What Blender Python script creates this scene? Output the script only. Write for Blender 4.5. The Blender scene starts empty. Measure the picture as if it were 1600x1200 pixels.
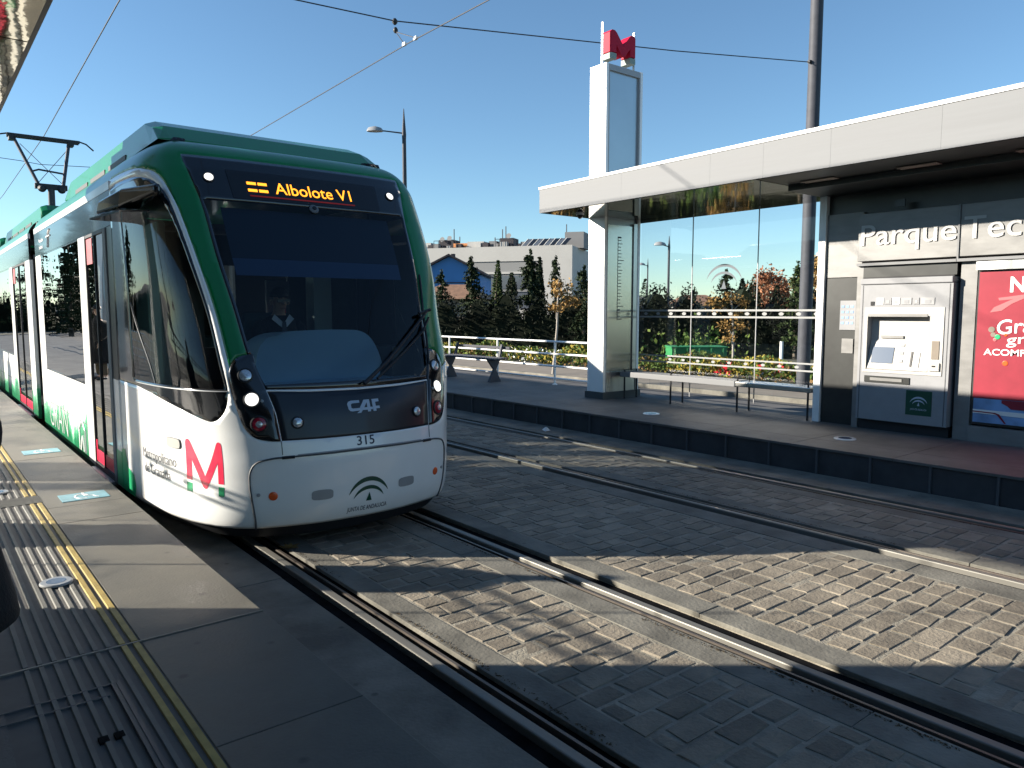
import bpy, bmesh, math, random
from mathutils import Vector, Matrix, geometry
RND = random.Random(11)
rad = math.radians
C = bpy.context.scene.collection

# ---------------------------------------------------------------- camera, sky, sun, exposure
YAW, PITCH, EYE = 38.8, 5.52, 1.87
cam_data = bpy.data.cameras.new("camera")
cam_data.sensor_width = 36.0
cam_data.lens = 1170.0 / 1600.0 * 36.0
cam_data.clip_start = 0.05
cam_data.clip_end = 6000.0
cam = bpy.data.objects.new("camera", cam_data)
cam.location = (0, 0, EYE)
cam.rotation_euler = (rad(90 - PITCH), 0, -rad(YAW))
C.objects.link(cam)
bpy.context.scene.camera = cam

SUN_EL = 19.0
SUN_DIR = Vector((-math.cos(rad(YAW)) * math.cos(rad(SUN_EL)), math.sin(rad(YAW)) * math.cos(rad(SUN_EL)), math.sin(rad(SUN_EL))))
world = bpy.data.worlds.new("World")
bpy.context.scene.world = world
world.use_nodes = True
wn = world.node_tree.nodes
wn.clear()
w_out = wn.new("ShaderNodeOutputWorld")
w_bg = wn.new("ShaderNodeBackground")
w_sky = wn.new("ShaderNodeTexSky")
w_sky.sky_type = 'NISHITA'
w_sky.sun_disc = False
w_sky.sun_elevation = rad(SUN_EL)
w_sky.sun_rotation = math.atan2(SUN_DIR.x, SUN_DIR.y)
w_sky.altitude = 650
w_sky.air_density = 1.0
w_sky.dust_density = 0.1
w_sky.ozone_density = 2.4
w_bg.inputs['Strength'].default_value = 0.068
w_tint = wn.new("ShaderNodeVectorMath")        # clear, dry air: a little less red, a little more blue
w_tint.operation = 'MULTIPLY'
w_tint.inputs[1].default_value = (.86, 1.01, 1.05)
world.node_tree.links.new(w_sky.outputs[0], w_tint.inputs[0])
world.node_tree.links.new(w_tint.outputs[0], w_bg.inputs['Color'])
world.node_tree.links.new(w_bg.outputs[0], w_out.inputs['Surface'])

sun_data = bpy.data.lights.new("sun", 'SUN')
sun_data.energy = 5.0
sun_data.angle = rad(0.5)
sun_data.color = (1.0, 0.91, 0.785)
sun = bpy.data.objects.new("sun", sun_data)
sun.rotation_euler = (-SUN_DIR).to_track_quat('-Z', 'Y').to_euler()
sun.location = (-20, 20, 20)
C.objects.link(sun)

vs = bpy.context.scene.view_settings
vs.view_transform = 'Standard'
vs.look = 'None'
vs.exposure = 1.4
vs.gamma = 1.0

# ---------------------------------------------------------------- materials
MATS = {}
def mat(name, col, rough=.5, metal=0., var=0., scale=6., col2=None, bump=0., bscale=60., spec=.5, coat=0., lo=.35, hi=.65, stretch=None, rvar=0., spots=0.):
    m = bpy.data.materials.new(name); m.use_nodes = True
    nt = m.node_tree; n = nt.nodes; L = nt.links
    p = n['Principled BSDF']
    p.inputs['Base Color'].default_value = (*col, 1)
    p.inputs['Roughness'].default_value = rough
    p.inputs['Metallic'].default_value = metal
    p.inputs['Specular IOR Level'].default_value = spec
    p.inputs['Coat Weight'].default_value = coat
    p.inputs['Coat Roughness'].default_value = .04
    if var or col2 or bump or rvar:
        tc = n.new('ShaderNodeTexCoord')
        src = tc.outputs['Object']
        if stretch:
            mp = n.new('ShaderNodeMapping'); mp.inputs['Scale'].default_value = stretch
            L.new(src, mp.inputs[0]); src = mp.outputs[0]
        if var or col2 or rvar:
            nz = n.new('ShaderNodeTexNoise'); nz.inputs['Scale'].default_value = scale; nz.inputs['Detail'].default_value = 6; nz.inputs['Roughness'].default_value = .62
            L.new(src, nz.inputs['Vector'])
            rp = n.new('ShaderNodeValToRGB')
            a = tuple(min(1, c * (1 - var)) for c in col); b = col2 if col2 else tuple(min(1, c * (1 + var)) for c in col)
            rp.color_ramp.elements[0].position = lo; rp.color_ramp.elements[0].color = (*a, 1)
            rp.color_ramp.elements[1].position = hi; rp.color_ramp.elements[1].color = (*b, 1)
            L.new(nz.outputs['Fac'], rp.inputs[0]); L.new(rp.outputs[0], p.inputs['Base Color'])
            if rvar:
                mr = n.new('ShaderNodeMapRange'); mr.inputs['To Min'].default_value = max(.02, rough - rvar); mr.inputs['To Max'].default_value = rough + rvar
                mr.inputs['From Min'].default_value = .3; mr.inputs['From Max'].default_value = .7
                L.new(nz.outputs['Fac'], mr.inputs['Value']); L.new(mr.outputs[0], p.inputs['Roughness'])
        if spots:      # small dark stains scattered over the surface
            vo = n.new('ShaderNodeTexVoronoi'); vo.inputs['Scale'].default_value = spots; L.new(src, vo.inputs['Vector'])
            r2 = n.new('ShaderNodeValToRGB'); r2.color_ramp.elements[0].position = .05; r2.color_ramp.elements[0].color = (.55, .55, .55, 1)
            r2.color_ramp.elements[1].position = .11; r2.color_ramp.elements[1].color = (1, 1, 1, 1); L.new(vo.outputs['Distance'], r2.inputs[0])
            ml = n.new('ShaderNodeMix'); ml.data_type = 'RGBA'; ml.blend_type = 'MULTIPLY'; ml.inputs[0].default_value = 1.
            L.new(p.inputs['Base Color'].links[0].from_socket, ml.inputs[6]); L.new(r2.outputs[0], ml.inputs[7]); L.new(ml.outputs[2], p.inputs['Base Color'])
        if bump:
            n2 = n.new('ShaderNodeTexNoise'); n2.inputs['Scale'].default_value = bscale; n2.inputs['Detail'].default_value = 5
            L.new(src, n2.inputs['Vector'])
            bp = n.new('ShaderNodeBump'); bp.inputs['Strength'].default_value = bump; bp.inputs['Distance'].default_value = .02
            L.new(n2.outputs['Fac'], bp.inputs['Height']); L.new(bp.outputs[0], p.inputs['Normal'])
    MATS[name] = m
    return m

def glass(name, tint, ior=1.5, rough=.0, bump=0., bscale=1.2):
    m = bpy.data.materials.new(name); m.use_nodes = True
    nt = m.node_tree; n = nt.nodes; L = nt.links; n.clear()
    o = n.new('ShaderNodeOutputMaterial'); mx = n.new('ShaderNodeMixShader'); fr = n.new('ShaderNodeFresnel')
    t = n.new('ShaderNodeBsdfTransparent'); g = n.new('ShaderNodeBsdfGlossy')
    fr.inputs['IOR'].default_value = ior; t.inputs['Color'].default_value = (*tint, 1); g.inputs['Roughness'].default_value = rough
    if bump:
        tc = n.new('ShaderNodeTexCoord'); nz = n.new('ShaderNodeTexNoise'); nz.inputs['Scale'].default_value = bscale; nz.inputs['Detail'].default_value = 1
        bp = n.new('ShaderNodeBump'); bp.inputs['Strength'].default_value = bump; bp.inputs['Distance'].default_value = .05
        L.new(tc.outputs['Object'], nz.inputs['Vector']); L.new(nz.outputs['Fac'], bp.inputs['Height']); L.new(bp.outputs[0], g.inputs['Normal'])
    L.new(fr.outputs[0], mx.inputs[0]); L.new(t.outputs[0], mx.inputs[1]); L.new(g.outputs[0], mx.inputs[2]); L.new(mx.outputs[0], o.inputs[0])
    return m

def emit(name, col, strength):
    m = bpy.data.materials.new(name); m.use_nodes = True
    p = m.node_tree.nodes['Principled BSDF']
    p.inputs['Base Color'].default_value = (*[c * .5 for c in col], 1)
    p.inputs['Emission Color'].default_value = (*col, 1); p.inputs['Emission Strength'].default_value = strength
    return m

def leafmat(name, a, b, scale=3., rough=.7):
    m = mat(name, a, rough, var=0., scale=scale, col2=b, lo=.38, hi=.62, spec=.12)
    return m

m_white = mat('white_paint', (.82, .82, .805), .22, var=.03, scale=1.3, coat=.5, rvar=.05)
m_green = mat('green_paint', (.002, .165, .045), .28, spec=.3, coat=.3, var=.06, scale=2)
m_black = mat('black_gloss', (.008, .009, .011), .12, coat=.6)
m_blackdull = mat('black_satin', (.010, .011, .013), .35, spec=.2)
m_blackmatt = mat('black_matt', (.012, .013, .016), .55)
m_navy = mat('dark_satin', (.012, .016, .024), .32, var=.2, scale=2)
m_dark = mat('dark_interior', (.02, .022, .026), .7)
m_grey = mat('grey_plastic', (.14, .15, .16), .6, spec=.2)
m_seam = mat('seam_rubber', (.07, .073, .08), .6)
m_lgrey = mat('light_grey_metal', (.30, .305, .31), .35, var=.06, scale=3)
m_redpaint = mat('red_vinyl', (.72, .025, .075), .3, coat=.3)
m_greenvinyl = mat('green_vinyl', (.01, .33, .13), .35)
m_text = mat('navy_lettering', (.012, .02, .05), .5)
m_textgrey = mat('grey_lettering', (.15, .15, .16), .5)
m_textdim = mat('pale_lettering', (.42, .5, .6), .4)
m_steel = mat('brushed_steel', (.55, .55, .53), .3, metal=1., var=.08, scale=4, stretch=(1, 1, .1), rvar=.06)
m_mirror = mat('polished_soffit', (.50, .46, .36), .05, metal=1., bump=.25, bscale=1.6)
m_mirror_far = mat('polished_steel_soffit', (.42, .40, .34), .05, metal=1., bump=.12, bscale=1.5)
m_alu = mat('aluminium_fascia', (.205, .21, .215), .6, spec=.15, var=.05, scale=1.2, stretch=(1, .4, 6), rvar=.06)
m_whitepost = mat('white_panel', (.84, .84, .82), .4, var=.02)
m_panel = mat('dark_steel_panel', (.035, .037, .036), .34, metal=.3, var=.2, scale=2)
m_signsteel = mat('sign_steel', (.185, .185, .18), .42, metal=.12, var=.12, scale=2.5, stretch=(1, 1, 3), rvar=.05)
m_concrete = mat('concrete', (.155, .145, .122), .85, var=.34, scale=2.2, bump=.25, bscale=45, spots=5.)
m_slab = mat('platform_slab', (.122, .113, .092), .62, var=.26, scale=1.6, bump=.12, bscale=70, rvar=.1, spots=4.)
m_slabdark = mat('platform_paving', (.105, .102, .096), .7, var=.28, scale=1.4, bump=.15, bscale=60, spots=3.3)
m_mortar = mat('mortar', (.25, .225, .18), .9, var=.25, scale=5, bump=.4, bscale=60)
m_stone = mat('cobble_granite', (.14, .12, .094), .8, var=.0, col2=(.255, .215, .163), scale=4.2, bump=.35, bscale=50, lo=.3, hi=.7)
m_rail = mat('rail_steel', (.14, .12, .105), .5, metal=.7, var=.25, scale=3, stretch=(6, .4, 1), rvar=.1)
m_railtop = mat('rail_running_face', (.20, .19, .17), .55, metal=.5, var=.12, scale=3, stretch=(8, .3, 1))
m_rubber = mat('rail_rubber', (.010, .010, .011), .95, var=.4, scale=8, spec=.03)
m_ridge = mat('tactile_grey', (.15, .145, .13), .7, var=.12, scale=5)
m_yellow = mat('yellow_line_paint', (.36, .26, .07), .65, var=.2, scale=9)
m_brownstrip = mat('brown_strip', (.115, .108, .10), .75, var=.1)
m_asphalt = mat('asphalt', (.085, .083, .082), .9, var=.2, scale=2, bump=.3, bscale=120)
m_beige = mat('beige_paving', (.21, .18, .145), .85, var=.12, scale=2)
m_ground = mat('earth', (.095, .09, .075), .95, var=.0, col2=(.07, .075, .05), scale=.35, bump=.3, bscale=8)
m_darkwall = mat('platform_face', (.035, .036, .04), .7, var=.25, scale=3)
m_polegrey = mat('pole_grey', (.065, .068, .08), .6, spec=.2, var=.1)
m_wire = mat('wire_copper', (.03, .03, .035), .6)
m_tm = mat('machine_grey', (.26, .265, .275), .5, var=.05, spec=.2)
m_tmwhite = mat('machine_white', (.42, .41, .385), .5, spec=.2)
m_blacksq = mat('display_black', (.01, .01, .012), .3)
m_screen = mat('screen_glass', (.09, .12, .17), .15)
m_deepgreen = mat('sticker_green', (.004, .06, .035), .35)
m_posterred = mat('poster_red', (.25, .022, .038), .5, var=.12, scale=2.2, spec=.25)
m_posterpink = mat('poster_pink', (.42, .10, .11), .4)
m_signletter = mat('sign_letter_steel', (.42, .42, .41), .5)
m_posterblue = mat('poster_blue', (.17, .30, .52), .45, var=.3, scale=3)
m_posterwhite = mat('poster_white', (.8, .78, .76), .5)
m_cloth = mat('black_cloth', (.006, .006, .007), .9, bump=.3, bscale=90)
m_skin = mat('skin', (.45, .27, .19), .55, var=.05)
m_hair = mat('dark_hair', (.012, .009, .007), .6)
m_shirt = mat('white_shirt', (.62, .66, .74), .7)
m_trouser = mat('brown_trousers', (.10, .075, .05), .85)
m_dash = mat('dashboard_grey', (.38, .52, .64), .35)
m_blind = mat('sun_blind_cloth', (.022, .036, .068), .7)
m_blindhem = mat('sun_blind_hem', (.05, .09, .19), .6)
m_bulk = mat('cab_partition', (.055, .065, .07), .5, var=.3, scale=2)
m_cabgreen = mat('cab_pillar_teal', (.22, .30, .29), .5)
m_seat = mat('seat_fabric', (.02, .05, .06), .8)
m_lamp_on = emit('lit_headlamp', (1, .97, .9), .7)
m_lamp_dim = mat('clear_lens', (.55, .57, .6), .12, metal=.5, var=.25, scale=60)
m_lamp_red = mat('red_lens', (.30, .012, .03), .15, coat=.5)
m_orange = mat('orange_reflector', (.72, .10, .02), .25, coat=.4)
m_led = emit('amber_led', (1.0, .33, .02), 1.0)
m_ledred = emit('red_led', (.45, .02, .01), .07)
g_wind = glass('windscreen_glass', (.58, .66, .70), 1.42)
g_cab = glass('cab_side_glass', (.60, .70, .66), 1.48)
g_side = glass('tinted_window_glass', (.52, .54, .54), 1.45, bump=.03, bscale=1.6)
g_band = glass('black_band_glass', (.0, .0, .0), 1.6)
g_shelter = glass('shelter_glass', (.95, .97, .97), 1.38)
g_fin = mat('glass_fin', (.36, .42, .47), .3)
m_redsign = mat('red_sign_face', (.42, .008, .035), .55, spec=.15)
m_footgrey = mat('sign_foot', (.24, .30, .27), .5, spec=.2)
m_frit = mat('frosted_band', (.24, .25, .25), .6)
m_pylonpanel = mat('pylon_panel', (.36, .42, .46), .30, metal=.55, var=.05, scale=.8)
m_mapsteel = mat('map_panel_steel', (.55, .53, .47), .2, metal=.95, bump=.05, bscale=3)
m_blueplinth = mat('pylon_plinth', (.05, .055, .06), .6)

# ---------------------------------------------------------------- object helpers
OFF = {}
def empty(name, base, label=None, cat=None, group=None):
    o = bpy.data.objects.new(name, None); o.empty_display_size = .2
    C.objects.link(o); o.location = base; OFF[o.name] = Vector(base)
    tag(o, label, cat, group)
    return o
def tag(o, label=None, cat=None, group=None, kind=None):
    if label: o['label'] = label
    if cat: o['category'] = cat
    if group: o['group'] = group
    if kind: o['kind'] = kind
    return o
def mesh_obj(name, verts, faces, mats, parent=None, base=None, smooth=None, mi=None, bev=0., solid=0., bseg=2):
    if not isinstance(mats, (list, tuple)): mats = [mats]
    vs_ = [Vector(v) for v in verts]
    if parent is not None: off = OFF[parent.name]
    elif base is not None: off = Vector(base)
    else:
        xs = [v.x for v in vs_]; ys = [v.y for v in vs_]; zs = [v.z for v in vs_]
        off = Vector(((min(xs) + max(xs)) / 2, (min(ys) + max(ys)) / 2, min(zs)))
    me = bpy.data.meshes.new(name)
    me.from_pydata([tuple(v - off) for v in vs_], [], faces)
    for m in mats: me.materials.append(m)
    if mi: me.polygons.foreach_set('material_index', mi)
    if smooth is not None:
        me.polygons.foreach_set('use_smooth', [True] * len(me.polygons))
        if smooth < 179: me.set_sharp_from_angle(angle=rad(smooth))
    me.update()
    o = bpy.data.objects.new(name, me); C.objects.link(o); OFF[o.name] = off
    if parent is not None: o.parent = parent
    else: o.location = off
    if solid:
        s = o.modifiers.new('solid', 'SOLIDIFY'); s.thickness = solid; s.offset = -1
    if bev:
        b = o.modifiers.new('bevel', 'BEVEL'); b.width = bev; b.segments = bseg; b.limit_method = 'ANGLE'; b.angle_limit = rad(40)
    return o

class MB:
    def __init__(s): s.v = []; s.f = []; s.mi = []; s.cur = 0
    def add(s, vs, fs):
        k = len(s.v); s.v += [tuple(v) for v in vs]
        for f in fs: s.f.append(tuple(i + k for i in f)); s.mi.append(s.cur)
        return s
    def box(s, x0, x1, y0, y1, z0, z1):
        if x0 > x1: x0, x1 = x1, x0
        if y0 > y1: y0, y1 = y1, y0
        v = [(x, y, z) for z in (z0, z1) for y in (y0, y1) for x in (x0, x1)]
        return s.add(v, [(0, 2, 3, 1), (4, 5, 7, 6), (0, 1, 5, 4), (2, 6, 7, 3), (0, 4, 6, 2), (1, 3, 7, 5)])
    def obox(s, c, size, M=None):
        hx, hy, hz = [q / 2 for q in size]
        v = [Vector((x, y, z)) for z in (-hz, hz) for y in (-hy, hy) for x in (-hx, hx)]
        if M is not None: v = [M @ q for q in v]
        v = [q + Vector(c) for q in v]
        return s.add(v, [(0, 2, 3, 1), (4, 5, 7, 6), (0, 1, 5, 4), (2, 6, 7, 3), (0, 4, 6, 2), (1, 3, 7, 5)])
    def tube(s, pts, r, n=8, caps=True):
        pts = [Vector(p) for p in pts]
        rs = r if isinstance(r, (list, tuple)) else [r] * len(pts)
        k = len(s.v); prev = None
        for i, p in enumerate(pts):
            d = (pts[min(i + 1, len(pts) - 1)] - pts[max(i - 1, 0)]).normalized()
            if prev is None:
                a = d.orthogonal().normalized()
            else:
                a = (prev - d * prev.dot(d)); a = a.normalized() if a.length > 1e-6 else d.orthogonal().normalized()
            prev = a; b = d.cross(a)
            for j in range(n):
                t = 2 * math.pi * j / n
                s.v.append(tuple(p + (a * math.cos(t) + b * math.sin(t)) * rs[i]))
        for i in range(len(pts) - 1):
            for j in range(n):
                s.f.append((k + i * n + j, k + i * n + (j + 1) % n, k + (i + 1) * n + (j + 1) % n, k + (i + 1) * n + j)); s.mi.append(s.cur)
        if caps:
            s.f.append(tuple(k + j for j in reversed(range(n)))); s.mi.append(s.cur)
            s.f.append(tuple(k + (len(pts) - 1) * n + j for j in range(n))); s.mi.append(s.cur)
        return s
    def lathe(s, c, axis, prof, n=24):
        c = Vector(c); d = Vector(axis).normalized(); a = d.orthogonal().normalized(); b = d.cross(a); k = len(s.v)
        for (r, h) in prof:
            for j in range(n):
                t = 2 * math.pi * j / n
                s.v.append(tuple(c + d * h + (a * math.cos(t) + b * math.sin(t)) * r))
        for i in range(len(prof) - 1):
            for j in range(n):
                s.f.append((k + i * n + j, k + i * n + (j + 1) % n, k + (i + 1) * n + (j + 1) % n, k + (i + 1) * n + j)); s.mi.append(s.cur)
        s.f.append(tuple(k + j for j in reversed(range(n)))); s.mi.append(s.cur)
        s.f.append(tuple(k + (len(prof) - 1) * n + j for j in range(n))); s.mi.append(s.cur)
        return s
    def quad(s, a, b, c, d): return s.add([a, b, c, d], [(0, 1, 2, 3)])
    def prism(s, poly, f0, f1):
        """closed prism between two mappings of the same 2-D outline"""
        n = len(poly); v = [f0(p) for p in poly] + [f1(p) for p in poly]
        tris = geometry.tessellate_polygon([[Vector((p[0], p[1], 0)) for p in poly]])
        fs = [tuple(t) for t in tris] + [tuple(i + n for i in reversed(t)) for t in tris]
        fs += [(i, (i + 1) % n, (i + 1) % n + n, i + n) for i in range(n)]
        return s.add(v, fs)
    def build(s, name, mats, parent=None, **kw):
        return mesh_obj(name, s.v, s.f, mats, parent, mi=s.mi if isinstance(mats, (list, tuple)) and len(mats) > 1 else None, **kw)
def fixn(o):
    bm = bmesh.new(); bm.from_mesh(o.data); bmesh.ops.recalc_face_normals(bm, faces=bm.faces); bm.to_mesh(o.data); bm.free()
    return o

def inside(p, poly):
    x, y = p; c = False; n = len(poly); j = n - 1
    for i in range(n):
        xi, yi = poly[i]; xj, yj = poly[j]
        if (yi > y) != (yj > y) and x < (xj - xi) * (y - yi) / (yj - yi) + xi: c = not c
        j = i
    return c
def densify(poly, step, closed=True):
    out = []; n = len(poly)
    for i in range(n if closed else n - 1):
        a, b = poly[i], poly[(i + 1) % n]
        k = max(1, int(math.hypot(b[0] - a[0], b[1] - a[1]) / step))
        for q in range(k): out.append((a[0] + (b[0] - a[0]) * q / k, a[1] + (b[1] - a[1]) * q / k))
    if not closed: out.append(poly[-1])
    return out
def smooth_poly(pts, k=4, closed=True):
    out = []; n = len(pts)
    rng = range(n if closed else n - 1)
    g = (lambda i: pts[i % n]) if closed else (lambda i: pts[max(0, min(n - 1, i))])
    for i in rng:
        p0, p1, p2, p3 = g(i - 1), g(i), g(i + 1), g(i + 2)
        for q in range(k):
            s = q / k; s2 = s * s; s3 = s2 * s
            out.append(tuple(.5 * (2 * b + (c - a) * s + (2 * a - 5 * b + 4 * c - d) * s2 + (3 * b - a - 3 * c + d) * s3) for a, b, c, d in zip(p0, p1, p2, p3)))
    if not closed: out.append(tuple(pts[-1]))
    return out
def fill2d(polys, step):
    """even-odd fill of outlines with an interior grid, so that the fill can be bent over a curved surface"""
    vs_ = []; es = []
    for poly in polys:
        d = densify(poly, step); k = len(vs_); vs_ += d
        es += [(k + i, k + (i + 1) % len(d)) for i in range(len(d))]
    xs = [p[0] for p in vs_]; ys = [p[1] for p in vs_]
    x = min(xs) + step / 2
    while x < max(xs):
        y = min(ys) + step / 2
        while y < max(ys):
            vs_.append((x, y)); y += step
        x += step
    r = geometry.delaunay_2d_cdt([Vector(p) for p in vs_], es, [], 0, 1e-5)
    V = r[0]; F = []
    for f in r[2]:
        c = sum((V[i] for i in f), Vector((0, 0))) / len(f)
        if sum(inside((c.x, c.y), p) for p in polys) % 2: F.append(tuple(f))
    return [tuple(v) for v in V], F
_font_cache = {}
def text2d(body, size=1.0, bold=0., spacing=1.0):
    key = (body, bold, spacing)
    if key not in _font_cache:
        cu = bpy.data.curves.new('lettering', 'FONT'); cu.body = body; cu.offset = bold; cu.space_character = spacing
        cu.resolution_u = 4
        o = bpy.data.objects.new('lettering', cu); C.objects.link(o)
        dg = bpy.context.evaluated_depsgraph_get(); dg.update()
        me = o.evaluated_get(dg).to_mesh()
        v = [(q.co.x, q.co.y) for q in me.vertices]; f = [tuple(p.vertices) for p in me.polygons]
        o.evaluated_get(dg).to_mesh_clear()
        bpy.data.objects.remove(o); bpy.data.curves.remove(cu)
        _font_cache[key] = (v, f)
    v, f = _font_cache[key]
    w = max(p[0] for p in v) - min(p[0] for p in v); x0 = min(p[0] for p in v)
    return [((x - x0) * size, y * size) for x, y in v], f, w * size
def text_on(name, body, fmap, m, parent, width=None, height=1., bold=0., spacing=1., center=False):
    """fmap(x, y) -> world point; height = em size; width squeezes to fit"""
    v, f, w = text2d(body, height, bold, spacing)
    sx = (width / w) if width else 1.
    ox = -w * sx / 2 if center else 0.
    return mesh_obj(name, [fmap(x * sx + ox, y) for x, y in v], f, m, parent)

# ---------------------------------------------------------------- tram body surface: plan curve x height
CX, HW, YE = 2.83, 1.325, 7.75
PA = [(0,0,0),(1,.02,.30),(2,.075,.55),(3,.15,.76),(4,.24,.90),(5,.40,1.03),(6,.65,1.14),(7,1.0,1.225),(8,1.4,1.28),(9,1.9,1.315),(10,2.4,1.325)]
PB = [(0,0,0),(1,.006,.34),(2,.02,.66),(3,.05,.93),(4,.09,1.075),(5,.16,1.175),(6,.28,1.245),(7,.46,1.29),(8,.75,1.312),(9,1.15,1.322),(10,1.65,1.325)]
BL = [(.6,0),(.8,.04),(1.1,.2),(1.4,.5),(1.8,.66),(2.2,.9),(2.6,1.0),(3.2,1.0),(4,1.0)]
PROF = [(.15,5.50),(.25,5.43),(.4,5.39),(.7,5.38),(.85,5.40),(.95,5.42),(1.1,5.46),(1.25,5.53),(1.5,5.655),(2.0,5.90),(2.5,6.155),(2.8,6.315),(3.0,6.425),(3.1,6.48)]
def cr(tab, x):
    x = max(tab[0][0], min(tab[-1][0], x)); i = 0
    while i < len(tab) - 2 and x > tab[i + 1][0]: i += 1
    p1, p2 = tab[i], tab[i + 1]
    p0 = tab[i - 1] if i > 0 else tuple(2 * a - b for a, b in zip(p1, p2))
    p3 = tab[i + 2] if i + 2 < len(tab) else tuple(2 * b - a for a, b in zip(p1, p2))
    h = p2[0] - p1[0]; s = (x - p1[0]) / h; s2 = s * s; s3 = s2 * s; out = []
    for k in range(1, len(p1)):
        m1 = (p2[k] - p0[k]) / (p2[0] - p0[0]) * h; m2 = (p3[k] - p1[k]) / (p3[0] - p1[0]) * h
        out.append((2 * s3 - 3 * s2 + 1) * p1[k] + (s3 - 2 * s2 + s) * m1 + (-2 * s3 + 3 * s2) * p2[k] + (s3 - s2) * m2)
    return out
ZS, SH = 3.0, .55
def plan(t, v):
    b = cr(BL, v)[0]; at = abs(t)
    ua, wa = cr(PA, at); ub, wb = cr(PB, at); u = ua * (1 - b) + ub * b; w = wa * (1 - b) + wb * b
    if at > 8:
        yf = cr(PROF, min(v, 3.1))[0] + max(0, v - 3.1) * .25
        u8 = cr(PA, 8)[0] * (1 - b) + cr(PB, 8)[0] * b
        u = u8 + (at - 8) / 2 * (YE - yf - u8)
    return u, (w if t >= 0 else -w)
def shoulder(v):
    if v <= ZS: return v, 0.
    a = (min(v, ZS + SH) - ZS) / SH * math.pi / 2
    return ZS + .34 * math.sin(a), .42 * (1 - math.cos(a))
def S(t, v):
    z, d = shoulder(v); yf = cr(PROF, min(v, 3.1))[0]; u, w = plan(t, v)
    if d > 0:
        u2, w2 = plan(t + .02, v); u1, w1 = plan(t - .02, v); tx, ty = w2 - w1, u2 - u1; l = math.hypot(tx, ty)
        w -= ty / l * d; u -= -tx / l * d; yf += max(0, v - 3.1) * .25
    return Vector((CX + w, yf + u, z))
def SN(t, v):
    a = S(t + .03, v) - S(t - .03, v); b = S(t, v + .01) - S(t, v - .01)
    return a.cross(b).normalized()
def SO(t, v, off): return S(t, v) + SN(t, v) * off
def t_of_y(Y, v, side):
    lo, hi = 0., 10.
    for _ in range(40):
        m = (lo + hi) / 2
        if S(m, v).y < Y: lo = m
        else: hi = m
    return lo * side
def t_of_x(dx, v):
    lo, hi = 0., 10.
    for _ in range(40):
        m = (lo + hi) / 2
        if plan(m, v)[1] < abs(dx): lo = m
        else: hi = m
    return math.copysign(lo, dx)

tram = empty('tram', (CX, 5.4, 0), "white and green articulated tram pulling into the stop with its amber display lit", "tram")

K = .13   # t -> roughly metres
def P2(poly): return [(t * K, v) for t, v in poly]
def flip(poly): return [(-t, v) for t, v in reversed(poly)]
def wide(poly):      # the right side window starts further round the corner
    return [(-(abs(t) + max(0, 6.6 - abs(t)) * .5), v) for t, v in poly]
cabwin = [(-10,1.235),(-10,2.985),(-9.19,2.995),(-7.81,2.99),(-6.74,2.97),(-5.58,2.915),(-4.85,2.79),(-4.45,2.58),(-4.15,2.3),(-4.0,2.0),(-3.97,1.675),(-4.0,1.35),(-4.22,1.206),(-4.62,1.095),(-5.1,1.035),(-5.6,1.05),(-6.63,1.121),(-7.85,1.191),(-8.74,1.232)]
cabwin = [cabwin[0], cabwin[1]] + smooth_poly(cabwin[2:], 4, closed=False)
cabglass = [(-8.85,1.285),(-8.85,2.84),(-7.5,2.85),(-6.5,2.84),(-5.6,2.79),(-4.98,2.66),(-4.57,2.45),(-4.31,2.2),(-4.16,1.95),(-4.12,1.65),(-4.16,1.285)]
cabglass = [cabglass[0], cabglass[1]] + smooth_poly(cabglass[2:], 4, closed=False)
strip_outer = smooth_poly([(-10,3.062),(-8.9,3.07),(-7.36,3.06),(-6.19,3.03),(-5.17,2.965),(-4.5,2.787),(-4.15,2.588),(-3.86,2.282),(-3.71,2.02),(-3.67,1.685),(-3.66,1.44)], 4, closed=False)
ws_left = smooth_poly([(-3.55,3.17),(-3.06,2.774),(-2.95,2.349),(-2.88,2.0),(-2.84,1.658),(-2.74,1.44),(-2.62,1.275)], 4, closed=False)
ws_all = [(t, v) for t, v in ws_left] + [(-1.3,1.262),(0,1.255),(1.3,1.262)] + [(-t, v) for t, v in reversed(ws_left)] + [(1.7,3.172),(0,3.17),(-1.7,3.172)]
ws_glass = [(t + .14, min(v, 2.775)) for t, v in ws_left if v < 2.79]
ws_glass = [(-2.95,2.775)] + [(t + .13, max(v, 1.31)) for t, v in ws_left if v < 2.75] 
ws_glass = ws_glass + [(-t, v) for t, v in reversed(ws_glass)]
pod = smooth_poly([(-2.60,1.54),(-2.95,1.535),(-3.38,1.497),(-3.72,1.42),(-3.88,1.34),(-3.95,1.2),(-3.9,1.06),(-3.74,.98),(-3.4,.92),(-2.87,.89),(-2.55,.884)], 4, closed=False) + [(-2.47,.884),(-2.49,1.1),(-2.55,1.3),(-2.64,1.45)]
low = [(-2.44,.886),(-1.2,.884),(0,.884),(1.2,.884),(2.44,.886),(2.46,1.1),(2.52,1.262),(1.3,1.244),(0,1.238),(-1.3,1.244),(-2.52,1.262),(-2.46,1.1)]
green = strip_outer + [(-2.62,1.3),(2.62,1.3)] + [(-t, v) for t, v in reversed(wide(strip_outer))] + [(10,3.55),(-10,3.55)]
frame = [(-10,.2),(10,.2),(10,3.55),(-10,3.55)]
regions = [('cab_glass', cabglass), ('cab_glass', flip(wide(cabglass))), ('cab_surround', cabwin), ('cab_surround', flip(wide(cabwin))),
           ('lamp_pod', pod), ('lamp_pod', flip(pod)), ('windscreen', ws_glass), ('windscreen_border', ws_all), ('front_panel', low), ('green_shell', green), ('white_shell', frame)]
vs_, es_ = [], []
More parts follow.
